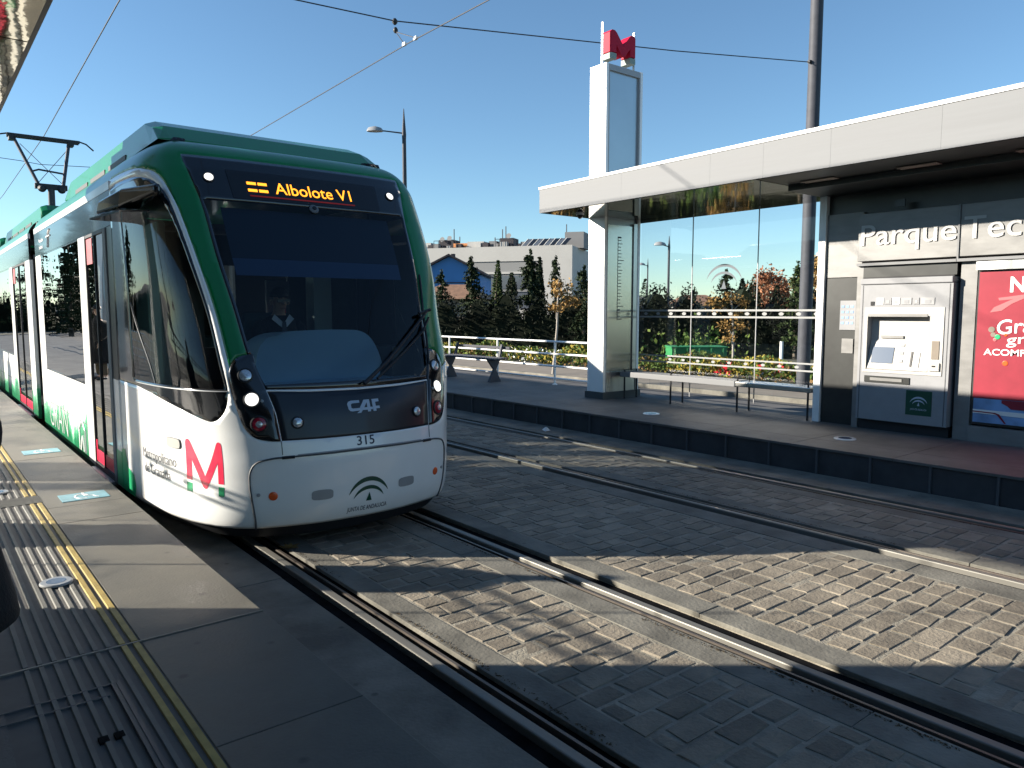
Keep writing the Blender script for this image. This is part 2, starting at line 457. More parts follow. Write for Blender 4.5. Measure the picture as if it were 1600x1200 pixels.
for nm, poly in regions:
    d = densify(P2(poly), .02); k = len(vs_); vs_ += d; es_ += [(k + i, k + (i + 1) % len(d)) for i in range(len(d))]
from mathutils import kdtree
kd = kdtree.KDTree(len(vs_))
for i, p in enumerate(vs_): kd.insert((p[0], p[1], 0), i)
kd.balance()
x = -10 * K + .02
while x < 10 * K:
    y = .22
    while y < 3.54:
        p = (x + RND.uniform(-.002, .002), y + RND.uniform(-.002, .002)); y += .036
        if kd.find((p[0], p[1], 0))[2] > .016: vs_.append(p)
    x += .026
cdt = geometry.delaunay_2d_cdt([Vector(p) for p in vs_], es_, [], 0, 1e-4)
cv = [(v[0] / K, v[1]) for v in cdt[0]]
sv = [S(t, v) for t, v in cv]
nv = [SN(t, v) for t, v in cv]
polys2 = [(i, P2(p)) for i, (n, p) in enumerate(regions)]
byreg = {}
for f in cdt[2]:
    cx = sum(cdt[0][i][0] for i in f) / len(f); cy = sum(cdt[0][i][1] for i in f) / len(f)
    for i, p in polys2:
        if inside((cx, cy), p): byreg.setdefault(i, []).append(tuple(f)); break
def patch(name, idxs, m, solid=.0, offset=0., parent=tram):
    fs = [f for i in idxs for f in byreg.get(i, [])]
    used = sorted({q for f in fs for q in f}); mp = {q: k for k, q in enumerate(used)}
    mats = m if isinstance(m, list) else [m]
    o = mesh_obj(name, [sv[q] + nv[q] * offset for q in used], [tuple(mp[q] for q in f) for f in fs], mats, parent, smooth=180)
    # normals straight from the underlying surface, so that neighbouring panels shade as one skin
    o.data.normals_split_custom_set_from_vertices([nv[q] for q in used])
    if solid:
        s = o.modifiers.new('solid', 'SOLIDIFY'); s.thickness = solid; s.offset = -1
        if len(mats) > 1: s.material_offset = 1; s.material_offset_rim = 1
    return o
front = patch('nose_shell', [10], [m_white, m_dark], .03)
patch('green_front_band', [9], [m_green, m_dark], .03)
patch('windscreen', [6], g_wind)
patch('windscreen_border', [7], [m_black, m_dark], .012)
patch('front_panel', [8], m_navy, .02)
podl = patch('lamp_pod', [4], m_black, .02, .004)
podr = patch('lamp_pod', [5], m_black, .02, .004)
for a, b in ((0, 2), (1, 3)):
    patch('cab_window', [a], g_cab)
    patch('cab_window_surround', [b], [m_black, m_dark], .012)
# roof cap over the nose
ring = [S(t / 4, ZS + SH) for t in range(-40, 41)]
tri = geometry.tessellate_polygon([[Vector((p.x, p.y, 0)) for p in ring]])
fixn(mesh_obj('roof_cap', ring, [tuple(t) for t in tri], m_green, tram))

def ribbon(name, path, r, m, off=0.002, closed=False, parent=tram):
    p = smooth_poly(path, 6, closed)
    return MB().tube([SO(t, v, off) for t, v in p], r, 6).build(name, m, parent, smooth=60)
ribbon('bumper_seam', [(-3.45,.2),(-3.72,.4),(-3.85,.56),(-3.8,.66),(-3.5,.725),(-2.9,.753),(-2.4,.76),(-1,.766),(0,.768),(1,.766),(2.4,.76),(2.9,.753),(3.5,.725),(3.8,.66),(3.85,.56),(3.72,.4),(3.45,.2)], .008, m_seam)
for s in (-1, 1):
    ribbon('panel_seam', [(s * 2.47, .78), (s * 2.46, .83), (s * 2.45, .885)], .003, m_seam)
    pa = [(s * 2.5, .758), (s * 2.1, .760)]
    MB().tube([SO(t, v, .004) for t, v in pa], .013, 6).build('hatch_hinge', m_blackmatt, tram)
    ribbon('window_sill_line', [(s * 8.8, 1.262), (s * 6.5, 1.268), (s * 4.1, 1.268)], .005, m_lgrey)
    ribbon('quarter_light_bar', [(s * 8.75, 1.95), (s * 8.45, 1.75), (s * 7.7, 1.29)], .006, m_grey)
# narrow shiny gap at the hatch and a moulded crease on the bumper
ribbon('hatch_lip', [(-2.0, .772), (-1, .778), (0, .78), (1, .778), (2.0, .772)], .006, m_lgrey)

def disc_lamp(name, t, v, r, m, ring=None, depth=.012, lab=None):
    n = SN(t, v); c = S(t, v) + n * .004
    if ring is None: ring = m_blackmatt
    o = MB().lathe(c - n * .01, n, [(r * 1.28, 0), (r * 1.28, .016), (r * 1.1, .02), (r, .014)], 28).build(name, ring, tram, smooth=50)
    MB().lathe(c, n, [(r * 1.0, 0), (r * .98, depth * .6), (r * .7, depth * 1.1), (r * .3, depth * 1.35)], 28).build('lens', m, o, smooth=50)
    if lab: o['label'] = lab
    return o
for s in (-1, 1):
    disc_lamp('headlamp', s * 3.05, 1.385, .046, m_lamp_dim, lab='unlit clear headlamp')
    disc_lamp('headlamp', s * 3.12, 1.205, .050, m_lamp_on, lab='lit white headlamp')
    o = disc_lamp('tail_lamp', s * 3.1, 1.02, .052, m_lamp_red)
    n = SN(s * 3.1, 1.02); MB().lathe(S(s * 3.1, 1.02) + n * .012, n, [(.026, 0), (.025, .012), (.01, .015)], 16).build('lamp_bulb', m_lamp_dim, o, smooth=50)
    disc_lamp('fog_lamp', s * 1.87, 1.018, .038, m_lamp_dim)
    disc_lamp('roof_lamp', s * 2.62, 2.965, .036, m_lamp_on)
    n = SN(s * 2.85, .465); MB().lathe(S(s * 2.85, .465) - n * .004, n, [(.034, 0), (.034, .008), (.028, .012)], 24).build('orange_reflector', m_orange, tram, smooth=50)
    n = SN(s * 3.45, .48); MB().lathe(S(s * 3.45, .48) - n * .004, n, [(.014, 0), (.014, .012), (.006, .014)], 12).build('lock_screw', m_lgrey, tram, smooth=50)
    # recessed tow grips
    q = smooth_poly([(s * 1.05, .405), (s * 1.55, .405), (s * 1.62, .44), (s * 1.55, .478), (s * 1.05, .478), (s * .98, .44)], 3)
    V, F = fill2d([P2(q)], .02); fixn(mesh_obj('tow_grip', [SO(a / K, b, .003) for a, b in V], F, m_lgrey, tram))
    n = SN(s * 2.78, 1.19); MB().lathe(S(s * 2.78, 1.19), n, [(.012, 0), (.012, .014), (.005, .016)], 12).build('sensor', m_lgrey, tram, smooth=50)
# camera eye above the blind
n = SN(0, 2.76); o = MB().lathe(S(0, 2.76), n, [(.042, 0), (.042, .012), (.03, .02)], 20).build('front_camera', m_grey, tram, smooth=40)
MB().lathe(S(0, 2.76) + n * .018, n, [(.02, 0), (.018, .01)], 16).build('lens', m_blacksq, o)

def decal(name, polys, m, off=.0016, step=.05, parent=tram):
    V, F = fill2d([P2(p) for p in polys], step)
    o = mesh_obj(name, [SO(a / K, b, off) for a, b in V], F, m, parent)
    return o
# destination display
disp = decal('destination_display', [[(-2.05,2.80),(2.05,2.80),(2.12,3.05),(-2.12,3.05)]], m_blacksq, .005, .04)
def fmap_front(x0, v0, off):
    def f(x, y):
        return SO(t_of_x(x0 + x, v0 + y), v0 + y, off)
    return f
text_on('display_lettering', 'Albolote V1', fmap_front(-.31, 2.868, .008), m_led, disp, width=.71, height=.145, bold=.004)
for k in range(2):
    for j in range(2):
        dx = -.545 + j * .092; v = 2.868 + k * .062
        pl = [(t_of_x(dx, v), v), (t_of_x(dx + .078, v), v), (t_of_x(dx + .078, v), v + .024), (t_of_x(dx, v), v + .024)]
        decal('display_bar', [pl], m_led, .008, .05, disp)
pl = [(t_of_x(-.54, 2.825), 2.825), (t_of_x(.42, 2.825), 2.825), (t_of_x(.42, 2.838), 2.838), (t_of_x(-.54, 2.838), 2.838)]
decal('display_glow_row', [pl], m_ledred, .008, .05, disp)

# front lettering
text_on('fleet_number', '315', fmap_front(-.082, .804, .002), m_text, tram, width=.155, height=.103, bold=.010)
def mark(name, x0, x1, v0, v1, polys, m):
    qs = []
    for p in polys:
        q = []
        for a, b in p:
            v = v0 + (v1 - v0) * b; q.append((t_of_x(x0 + (x1 - x0) * a, v), v))
        qs.append(q)
    return decal(name, qs, m, .0025, .03)
# maker's mark: three joined block letters
mark('maker_mark_letter', -.125, .16, 1.055, 1.155, [[(.02,.35),(.06,.2),(.13,.16),(.40,.2),(.40,.40),(.15,.38),(.11,.44),(.11,.70),(.15,.78),(.38,.80),(.38,1),(.13,1),(.04,.92),(.0,.75)]], m_textdim)
mark('maker_mark_letter', -.125, .16, 1.055, 1.155, [[(.26,0),(.38,0),(.44,.2),(.60,.2),(.60,.05),(.70,.05),(.70,.2),(.775,.2),(.775,.40),(.70,.40),(.70,1),(.52,1),(.36,.40),(.36,.2)], [(.50,.40),(.60,.40),(.60,.78)]], m_textdim)
mark('maker_mark_letter', -.125, .16, 1.055, 1.155, [[(.78,.05),(.88,.05),(.88,.24),(1,.24),(1,.44),(.88,.44),(.88,.76),(1,.78),(1,1),(.78,1)]], m_textdim)
def arch(cx, cy, r0, r1, a0, a1, thick, n=18):
    """tapering arch: outer radius r0 (x) r1 (y)"""
    out = [(cx + r0 * math.cos(a0 + (a1 - a0) * i / n), cy + r1 * math.sin(a0 + (a1 - a0) * i / n)) for i in range(n + 1)]
    inn = []
    for i in range(n, -1, -1):
        a = a0 + (a1 - a0) * i / n; th = thick * math.sin(math.pi * (i + .35) / (n + .7))
        inn.append((cx + (r0 - th) * math.cos(a), cy + (r1 - th) * math.sin(a)))
    return out + inn
A1 = arch(.5, .30, .50, .72, rad(20), rad(160), .13)
A2 = arch(.5, .26, .38, .50, rad(18), rad(162), .11)
TRI = [(.43, .30), (.57, .30), (.505, .56)]
for p in (A1, A2, TRI): mark('crest_arch' if p is not TRI else 'crest_triangle', -.175, .20, .255, .535, [p], m_deepgreen)
text_on('crest_lettering', 'JUNTA DE ANDALUCIA', fmap_front(-.17, .262, .002), m_text, tram, width=.36, height=.055, bold=.006)

# side mark: the large letter and its two green feet, plus the lettering
MLET = smooth_poly([(.0,.23),(.0,.9),(.02,.97),(.07,1),(.12,.96),(.2,.82),(.5,.32),(.8,.82),(.88,.96),(.93,1),(.98,.97),(1,.9),(1,.23)], 1)
MLET = [(.0,.23),(.0,.93),(.02,.98),(.07,1),(.12,.98),(.15,.94),(.5,.34),(.85,.94),(.88,.98),(.93,1),(.98,.98),(1,.93),(1,.23),(.85,.23),(.85,.62),(.57,.15),(.54,.115),(.5,.105),(.46,.115),(.43,.15),(.15,.62),(.15,.23)]
FEET = [[(.0,.0),(.15,.0),(.15,.175),(.0,.175)], [(.85,.0),(1,.0),(1,.175),(.85,.175)]]
def sidemap(p): return (-6.42 + p[0] * 1.5, .455 + p[1] * .425)
decal('operator_letter', [[sidemap(p) for p in MLET]], m_redpaint, .0016, .03)
for ft in FEET: decal('operator_letter_foot', [[sidemap(p) for p in ft]], m_greenvinyl, .0016, .03)
def fmap_side(Y0, v0, slope=0.):
    def f(x, y):
        v = v0 + y; return SO(t_of_y(Y0 - x, v, -1), v, .003)
    return f
text_on('operator_lettering', 'Metropolitano', fmap_side(7.02, .622), m_textgrey, tram, width=.70, height=.125)
text_on('operator_lettering', 'de Granada', fmap_side(6.99, .495), m_textgrey, tram, width=.56, height=.125)
q = smooth_poly([(-7.2,.80),(-7.2,.845),(-7.12,.86),(-6.72,.86),(-6.62,.845),(-6.62,.80),(-6.72,.785),(-7.1,.785)], 3)
o = decal('side_indicator', [q], m_tmwhite, .012, .02)
ribbon('side_indicator_frame', q, .005, m_grey, .006, True)
# green foot of the livery behind the cab door
decal('livery_splash', [[(-10,.2),(-9.05,.2),(-9.0,.3),(-9.12,.40),(-9.55,.44),(-9.75,.60),(-10,.58)]], m_greenvinyl, .003, .04)

# wiper, folded towards the right
def wp(pts, off): return [SO(t, v, off) for t, v in pts]
w = MB().tube(wp([(.12,1.262),(1.0,1.44),(2.2,1.70),(3.0,1.86)], .05), [.017,.016,.014,.012], 8).build('wiper', m_blackmatt, tram, smooth=60)
MB().tube(wp([(.55,1.30),(1.6,1.50),(2.6,1.68),(3.05,1.80)], .042), .011, 6).build('wiper_link', m_blackmatt, w, smooth=60)
MB().tube(wp([(2.62,1.40),(2.75,1.6),(2.85,1.85),(2.95,2.1),(2.98,2.2)], .026), .011, 6).build('wiper_blade', m_blackmatt, w, smooth=60)
MB().tube(wp([(2.55,1.83),(3.2,1.87)], .05), .016, 6).build('wiper_joint', m_blackmatt, w, smooth=60)

# camera pod in the place of a wing mirror (left and right)
for s in (-1,):
    ax = CX + s * HW
    m = MB()
    def px(d): return ax + s * d
    front_ = [(px(-.10), 6.36, 2.78), (px(-.05), 6.36, 2.79), (px(-.05), 6.36, 2.86), (px(-.10), 6.36, 2.87)]
    mid = [(px(-.03), 6.75, 2.70), (px(.14), 6.73, 2.70), (px(.12), 6.73, 2.85), (px(-.03), 6.75, 2.87)]
    tip = [(px(.0), 7.26, 2.69), (px(.23), 7.18, 2.68), (px(.20), 7.18, 2.80), (px(.0), 7.26, 2.81)]
    m.add(front_ + mid + tip, [(0,1,2,3)] + [(k + i, k + (i + 1) % 4, k + 4 + (i + 1) % 4, k + 4 + i) for k in (0, 4) for i in range(4)] + [(11,10,9,8)])
    o = fixn(m.build('camera_pod', m_black, tram, bev=.03, bseg=3))
    MB().add([(px(-.02), 7.30, 2.645), (px(.26), 7.23, 2.64), (px(.15), 6.65, 2.655), (px(-.04), 6.5, 2.66), (px(-.02), 7.30, 2.660), (px(.26), 7.23, 2.655), (px(.15), 6.65, 2.67), (px(-.04), 6.5, 2.675)],
             [(0,3,2,1), (4,5,6,7), (0,1,5,4), (1,2,6,5), (2,3,7,6), (3,0,4,7)]).build('pod_tray', m_black, o)

# ---------------------------------------------------------------- straight car bodies
def livery_material():
    m = bpy.data.materials.new('livery_art'); m.use_nodes = True; n = m.node_tree.nodes; L = m.node_tree.links; p = n['Principled BSDF']
    p.inputs['Roughness'].default_value = .3; p.inputs['Coat Weight'].default_value = .3
    tc = n.new('ShaderNodeTexCoord'); sx = n.new('ShaderNodeSeparateXYZ'); L.new(tc.outputs['Object'], sx.inputs[0])
    mp = n.new('ShaderNodeMapping'); mp.inputs['Scale'].default_value = (0, 1.3, .45); L.new(tc.outputs['Object'], mp.inputs[0])
    nz = n.new('ShaderNodeTexNoise'); nz.inputs['Scale'].default_value = 2.2; nz.inputs['Detail'].default_value = 3; L.new(mp.outputs[0], nz.inputs['Vector'])
    nz2 = n.new('ShaderNodeTexNoise'); nz2.inputs['Scale'].default_value = 28; nz2.inputs['Detail'].default_value = 2; L.new(tc.outputs['Object'], nz2.inputs['Vector'])
    a = n.new('ShaderNodeMath'); a.operation = 'MULTIPLY_ADD'; a.inputs[1].default_value = -1.0; L.new(nz.outputs['Fac'], a.inputs[0]); L.new(sx.outputs['Z'], a.inputs[2])
    b = n.new('ShaderNodeMath'); b.operation = 'MULTIPLY_ADD'; b.inputs[1].default_value = .25; L.new(nz2.outputs['Fac'], b.inputs[0]); L.new(a.outputs[0], b.inputs[2])
    r = n.new('ShaderNodeValToRGB'); e = r.color_ramp.elements
    e[0].position = .02; e[0].color = (.008, .20, .08, 1); e[1].position = .24; e[1].color = (.78, .78, .75, 1)
    x = r.color_ramp.elements.new(.13); x.color = (.05, .42, .20, 1)
    L.new(b.outputs[0], r.inputs[0]); L.new(r.outputs[0], p.inputs['Base Color'])
    return m
m_livery = livery_material()
prof = [shoulder(ZS + SH * i / 10) for i in range(11)]
def car_body(y0, y1, segs, first=False):
    for s in (-1, 1):
        X = CX + s * HW
        def xo(d): return X + s * d
        # roof shoulder, stripe, upper band
        m = MB()
        vv = []
        for (z, d) in prof:
            if z < 3.045: z = 3.045
            vv += [(xo(-d), y0, z), (xo(-d), y1, z)]
        m.add(vv, [(2 * i, 2 * i + 1, 2 * i + 3, 2 * i + 2) for i in range(len(prof) - 1)])
        fixn(m.build('roof_shoulder', m_green, tram, smooth=180))
        MB().box(xo(-.03), xo(.004), y0, y1, 2.985, 3.06).build('white_stripe', m_white, tram)
        MB().box(xo(-.03), xo(.0), y0, y1, 2.665, 2.985).build('upper_band', m_black, tram)
        for (a, b, kind) in segs:
            if kind == 'pillar':
                MB().box(xo(-.05), xo(.002), a, b, .2, 2.665).build('white_pillar', m_white, tram, bev=.006)
            elif kind == 'art':
                MB().box(xo(-.05), xo(.002), a, b, .2, 2.665).build('white_pillar', m_livery, tram, bev=.006)
            elif kind == 'cabpost':
                MB().box(xo(-.05), xo(.002), a, b, .2, 1.23).build('cab_side_panel', m_white, tram)
                MB().box(xo(-.05), xo(.0), a, b, 1.235, 2.66).build('cab_post', m_blackdull, tram)
                if s < 0: MB().box(xo(.003), xo(.005), a, b, .21, .55).build('livery_splash', m_greenvinyl, tram)
            elif kind == 'doorpost':
                MB().box(xo(-.05), xo(.012), a, b, .2, 2.66).build('door_post', m_grey, tram, bev=.01)
            elif kind == 'window':
                MB().box(xo(-.05), xo(.002), a, b, .2, 1.06).build('side_panel', m_livery, tram)
                MB().box(xo(-.0), xo(.004), a, b, .60, .608).build('panel_joint', m_seam, tram)
                wv = MB().box(xo(-.012), xo(.001), a + .015, b - .015, 1.065, 2.66)
                f = MB().box(xo(-.05), xo(.003), a, b, 1.06, 1.075).box(xo(-.05), xo(.003), a, b, 2.645, 2.66).build('window_frame', m_black, tram)
                MB().quad((xo(0), a, 1.075), (xo(0), b, 1.075), (xo(0), b, 2.645), (xo(0), a, 2.645)).build('window_pane', g_side, f)
            elif kind == 'door':
                mid = (a + b) / 2
                d = MB().box(xo(-.05), xo(.006), a, a + .03, .22, 2.66).box(xo(-.05), xo(.006), b - .03, b, .22, 2.66).box(xo(-.05), xo(.006), a, b, .2, .26).box(xo(-.05), xo(.006), mid - .012, mid + .012, .26, 2.63).box(xo(-.05), xo(.006), a, b, 2.63, 2.66).build('door', m_blackmatt, tram)
                MB().quad((xo(-.008), a + .03, .26), (xo(-.008), b - .03, .26), (xo(-.008), b - .03, 2.63), (xo(-.008), a + .03, 2.63)).build('door_pane', g_side, d)
                MB().box(xo(-.006), xo(-.004), b - .09, b - .03, .27, .50).build('door_flash', m_redpaint, d)
                MB().box(xo(-.006), xo(-.004), a + .05, b - .10, .27, .40).build('door_flash', m_redpaint, d)
                MB().box(xo(-.006), xo(-.004), b - .34, b - .05, 2.36, 2.62).build('door_notice', m_posterpink, d)
                MB().box(xo(.0), xo(.05), a, b, .17, .2).build('door_step', m_lgrey, d)
            elif kind == 'blank':
                MB().box(xo(-.05), xo(.0), a, b, .2, 2.665).build('dark_panel', m_black, tram)
    top, dd = prof[-1]
    hw = HW - dd
    MB().add([(CX - hw, y0, top), (CX + hw, y0, top), (CX + hw, y1, top), (CX - hw, y1, top)], [(0, 1, 2, 3)]).build('roof_deck', m_green, tram)
    MB().box(CX - HW + .06, CX + HW - .06, y0, y1, .22, .36).build('saloon_floor', m_dark, tram)
    MB().box(CX - HW + .06, CX + HW - .06, y0, y1, 2.68, 2.74).build('saloon_ceiling', m_grey, tram)
    MB().box(CX - 1.1, CX + 1.1, y0 + .1, y1 - .1, .06, .219).build('underframe', m_blackmatt, tram)
    # raised equipment fairing with louvre slots along its foot
    fy0 = y0 - .72 if first else y0 + .5
    fy1 = y1 - (1.2 if first else .1)
    w0, w1, zt = 1.07, 1.0, 3.60
    sl = .5 if first else .25
    m = MB()
    secs = [(fy0, w0 - .03, top + .02, .01), (fy0 + sl * .45, w1 + .03, top + .17, .03), (fy0 + sl, w1 + .03, zt, .035), (fy1 - .3, w1 + .03, zt, .035), (fy1, w0, top + .03, .01)]
    vv = []
    for (yy, w_, zz, ch) in secs:
        vv += [(CX - w0, yy, top + .004), (CX - w_ - .02, yy, max(top + .006, zz - ch)), (CX - w_ + .07, yy, zz), (CX + w_ - .07, yy, zz), (CX + w_ + .02, yy, max(top + .006, zz - ch)), (CX + w0, yy, top + .004)]
    fs = [(k * 6 + i, k * 6 + i + 1, k * 6 + 7 + i, k * 6 + 6 + i) for k in range(4) for i in range(5)] + [(0, 1, 2, 3, 4, 5), (29, 28, 27, 26, 25, 24)]
    m.add(vv, fs)
    fixn(m.build('roof_fairing', m_green, tram, bev=.03, bseg=3))
    for s in (-1, 1):
        for k in range(5):
            ya = fy0 + 1.2 + k * 1.0
            if ya + .8 < fy1 - .3: MB().box(CX + s * (w0 - .03), CX + s * (w0 + .004), ya, ya + .8, top + .012, top + .06).build('roof_louvre', m_blackmatt, tram)
car_body(7.75, 12.97, [(7.75,7.98,'cabpost'),(7.98,8.10,'doorpost'),(8.10,9.08,'door'),(9.08,9.48,'pillar'),(9.48,12.44,'window'),(12.44,12.97,'art')], True)
car_body(13.69, 20.0, [(13.69,14.25,'art'),(14.25,16.1,'door'),(16.1,16.6,'art'),(16.6,19.4,'window'),(19.4,20.0,'art')])
car_body(20.6, 26.6, [(20.6,21.2,'art'),(21.2,23.4,'window'),(23.4,25.2,'door'),(25.2,26.6,'window')])
car_body(27.2, 33.5, [(27.2,27.8,'art'),(27.8,29.6,'door'),(29.6,33.5,'window')])
for a, b in ((12.97,13.69),(20.0,20.6),(26.6,27.2)):
    m = MB()
    k = 6
    for i in range(k):
        ya = a + (b - a) * i / k; yb = a + (b - a) * (i + 1) / k
        m.box(CX - 1.22 + .03 * (i % 2), CX + 1.22 - .03 * (i % 2), ya, yb, .25, 3.22)
    m.build('gangway_bellows', m_blackmatt, tram)
# greeting painted on the lower side
def sideflat(Y0, z0):
    return lambda x, y: (CX - HW - .006, Y0 - x, z0 + y)
text_on('livery_lettering', 'GRAN', sideflat(12.35, .28), m_white, tram, width=1.5, height=.55, bold=-.012)
mm = MB()
for (a, b) in (((9.62,.26),(9.62,.52)), ((9.62,.52),(9.78,.62)), ((9.78,.62),(9.98,.50)), ((9.98,.50),(9.98,.26)), ((9.72,.26),(9.80,.44)), ((9.80,.44),(9.90,.26))):
    mm.tube([(CX - HW - .003, a[0], a[1]), (CX - HW - .003, b[0], b[1])], .014, 5)
mm.build('livery_house_outline', m_white, tram)
text_on('operator_lettering', 'Metropolitano', lambda x, y: (CX - HW - .004, 12.5 - x, 2.83 + y), m_posterwhite, tram, width=.42, height=.07)
text_on('operator_lettering', 'de Granada', lambda x, y: (CX - HW - .004, 12.5 - x, 2.74 + y), m_posterwhite, tram, width=.34, height=.07)
mm = MB()
mm.tube([(CX - HW - .003, 11.7, 2.72), (CX - HW - .003, 11.62, 2.90), (CX - HW - .003, 11.5, 2.94)], .012, 5)
mm.tube([(CX - HW - .003, 11.78, 2.86), (CX - HW - .003, 11.45, 2.86)], .010, 5)
mm.build('side_emblem', m_posterwhite, tram)

# pantograph
pg = MB().box(CX - .5, CX + .5, 19.9, 21.9, 3.60, 3.66).build('pantograph', m_blackmatt, tram)
MB().tube([(CX, 21.0, 3.62), (CX, 20.9, 4.75)], .075, 10).build('lower_arm', m_polegrey, pg, smooth=60)
MB().box(CX - .33, CX + .33, 20.85, 20.97, 4.74, 4.86).build('knee', m_blackmatt, pg)
for s in (-1, 1):
    MB().tube([(CX + s * .25, 20.9, 4.83), (CX + s * (.62 if s < 0 else .52), 21.6, 5.98)], .04, 8).build('upper_arm', m_polegrey, pg, smooth=60)
    MB().tube([(CX + s * .28, 20.9, 4.84), (CX - s * .5, 21.58, 5.85)], .008, 5).build('cross_brace', m_wire, pg)
    pts = [(CX + s * .72, 21.6, 6.07), (CX + s * .9, 21.6, 6.02), (CX + s * 1.06, 21.6, 5.88)]
    MB().tube(pts, .018, 6).build('horn', m_blackmatt, pg, smooth=60)
    MB().lathe((CX + s * .2, 20.86, 4.74), (0, -1, 0), [(.07, 0), (.09, .05), (.05, .12)], 12).build('spring_coil', m_blackmatt, pg)
MB().tube([(CX - .36, 21.1, 5.15), (CX - .2, 21.15, 5.22), (CX + .36, 21.12, 5.16)], .022, 6).build('tie_bar', m_polegrey, pg)
MB().box(CX - .75, CX + .75, 21.52, 21.58, 6.0, 6.07).box(CX - .75, CX + .75, 21.68, 21.74, 6.0, 6.07).box(CX - .72, CX - .62, 21.5, 21.76, 5.92, 6.0).box(CX + .5, CX + .62, 21.5, 21.76, 5.92, 6.0).build('contact_head', m_blackmatt, pg)

# ---- underside of the nose, cab interior
MB().box(CX - .6, CX + .6, 5.9, 7.6, .07, .22).build('lifeguard', m_blackmatt, tram)
ring0 = [S(t / 2, .2) for t in range(-20, 21)]
vv = [p + Vector((0, .04, 0)) for p in ring0] + [Vector((CX + (p.x - CX) * .93, p.y + .10, .10)) for p in ring0]
nn = len(ring0)
fixn(mesh_obj('front_skirt', vv, [(i, i + 1, nn + i + 1, nn + i) for i in range(nn - 1)], m_blackmatt, tram, smooth=180))
wheel_m = MB()
for yy in (8.9, 10.7, 22.6, 24.4):
    for s in (-.72, .72):
        MB().lathe((CX + s, yy, .3), (1, 0, 0), [(.28, -.06), (.30, -.05), (.30, .05), (.26, .06)], 24).build('wheel', m_rail, tram, smooth=40)
# floor, dash, partition
MB().add([(CX - .72, 5.78, .95), (CX + .72, 5.78, .95), (CX + 1.2, 6.7, .95), (CX + 1.27, 8.0, .95), (CX - 1.27, 8.0, .95), (CX - 1.2, 6.7, .95)], [(0, 1, 2, 3, 4, 5)]).build('cab_floor', m_dark, tram)
dash = MB()
outl = []
pts = smooth_poly([(-.62, 1.0), (-.62, 1.35), (-.58, 1.58), (-.44, 1.69), (-.2, 1.715), (.1, 1.715), (.30, 1.69), (.43, 1.56), (.52, 1.3), (.53, 1.0)], 5, closed=False)
vv = [(CX + x, 5.98 + (.10 if abs(x) > .5 else 0) + .12 * (x * x), z) for x, z in pts] + [(CX + x * 1.05, 6.45, z - .02) for x, z in pts]
n_ = len(pts)
dsh = fixn(mesh_obj('dashboard_cowl', vv, [(i, i + 1, n_ + i + 1, n_ + i) for i in range(n_ - 1)] + [tuple(range(n_))], m_dash, tram, smooth=40))
MB().box(CX - .80, CX + .80, 5.80, 6.4, 1.20, 1.285).build('dashboard', m_dash, tram, bev=.02)
MB().box(CX + .56, CX + .80, 5.95, 6.25, 1.28, 1.56).build('console_screen', m_navy, tram, bev=.01)
bl = MB()
rows = 8
vv = []
for j in range(rows + 1):
    v = 2.34 + (2.77 - 2.34) * j / rows
    for i in range(21):
        t = -2.42 + 4.9 * i / 20
        vv.append(SO(t * .985, v, -.09))
bl.add(vv, [(j * 21 + i, j * 21 + i + 1, (j + 1) * 21 + i + 1, (j + 1) * 21 + i) for j in range(rows) for i in range(20)])
b_ = bl.build('sun_blind', m_blind, tram, smooth=180)
vv = [SO((-2.42 + 4.9 * i / 20) * .985, v, -.088) for v in (2.20, 2.34) for i in range(21)]
mesh_obj('blind_hem', vv, [(i, i + 1, 22 + i, 21 + i) for i in range(20)], m_blindhem, b_, smooth=180)
# partition behind the driver with a door window, posts
MB().box(CX - 1.27, CX - .45, 8.02, 8.06, .95, 2.66).box(CX - .45, CX + .45, 8.02, 8.06, 2.35, 2.66).box(CX + .45, CX + 1.27, 8.02, 8.06, .95, 2.66).box(CX - .45, CX + .45, 8.02, 8.06, .95, 1.5).build('cab_partition', m_bulk, tram)
MB().box(CX + .52, CX + .72, 7.5, 7.7, .95, 2.7).build('cab_post', m_cabgreen, tram)
MB().box(CX - 1.24, CX - 1.12, 7.3, 7.45, .95, 2.75).build('cab_post', m_cabgreen, tram)
MB().box(CX - 1.23, CX - 1.16, 6.55, 6.95, 1.0, 2.6).build('cab_trim', m_cabgreen, tram, bev=.02)
MB().lathe((CX + .28, 7.75, 1.45), (0, 0, 1), [(.06, 0), (.075, .03), (.075, .34), (.03, .42), (.03, .46)], 16).build('fire_extinguisher', m_redpaint, tram, smooth=50)
MB().box(CX + .15, CX + .40, 7.86, 7.9, 1.5, 2.2).build('notice_board', m_grey, tram)
st = MB().box(CX - .26, CX + .26, 7.05, 7.5, 1.18, 1.30).build('driver_seat', m_seat, tram, bev=.04)
MB().box(CX - .25, CX + .25, 7.42, 7.56, 1.28, 1.86).build('seat_back', m_seat, st, bev=.05)
for yy in (9.9, 10.9, 11.9):
    for s in (-1, 1):
        o = MB().box(CX + s * .55, CX + s * 1.15, yy - .22, yy + .22, .72, .82).build('passenger_seat', m_seat, tram, bev=.03)
        MB().box(CX + s * .57, CX + s * 1.13, yy + .18, yy + .28, .8, 1.5).build('seat_back', m_seat, o, bev=.04)
for yy in (8.2, 9.2, 14.4, 16.0): MB().tube([(CX - .95, yy, .36), (CX - .95, yy, 2.68)], .018, 8).build('grab_pole', m_yellow, tram, smooth=60)

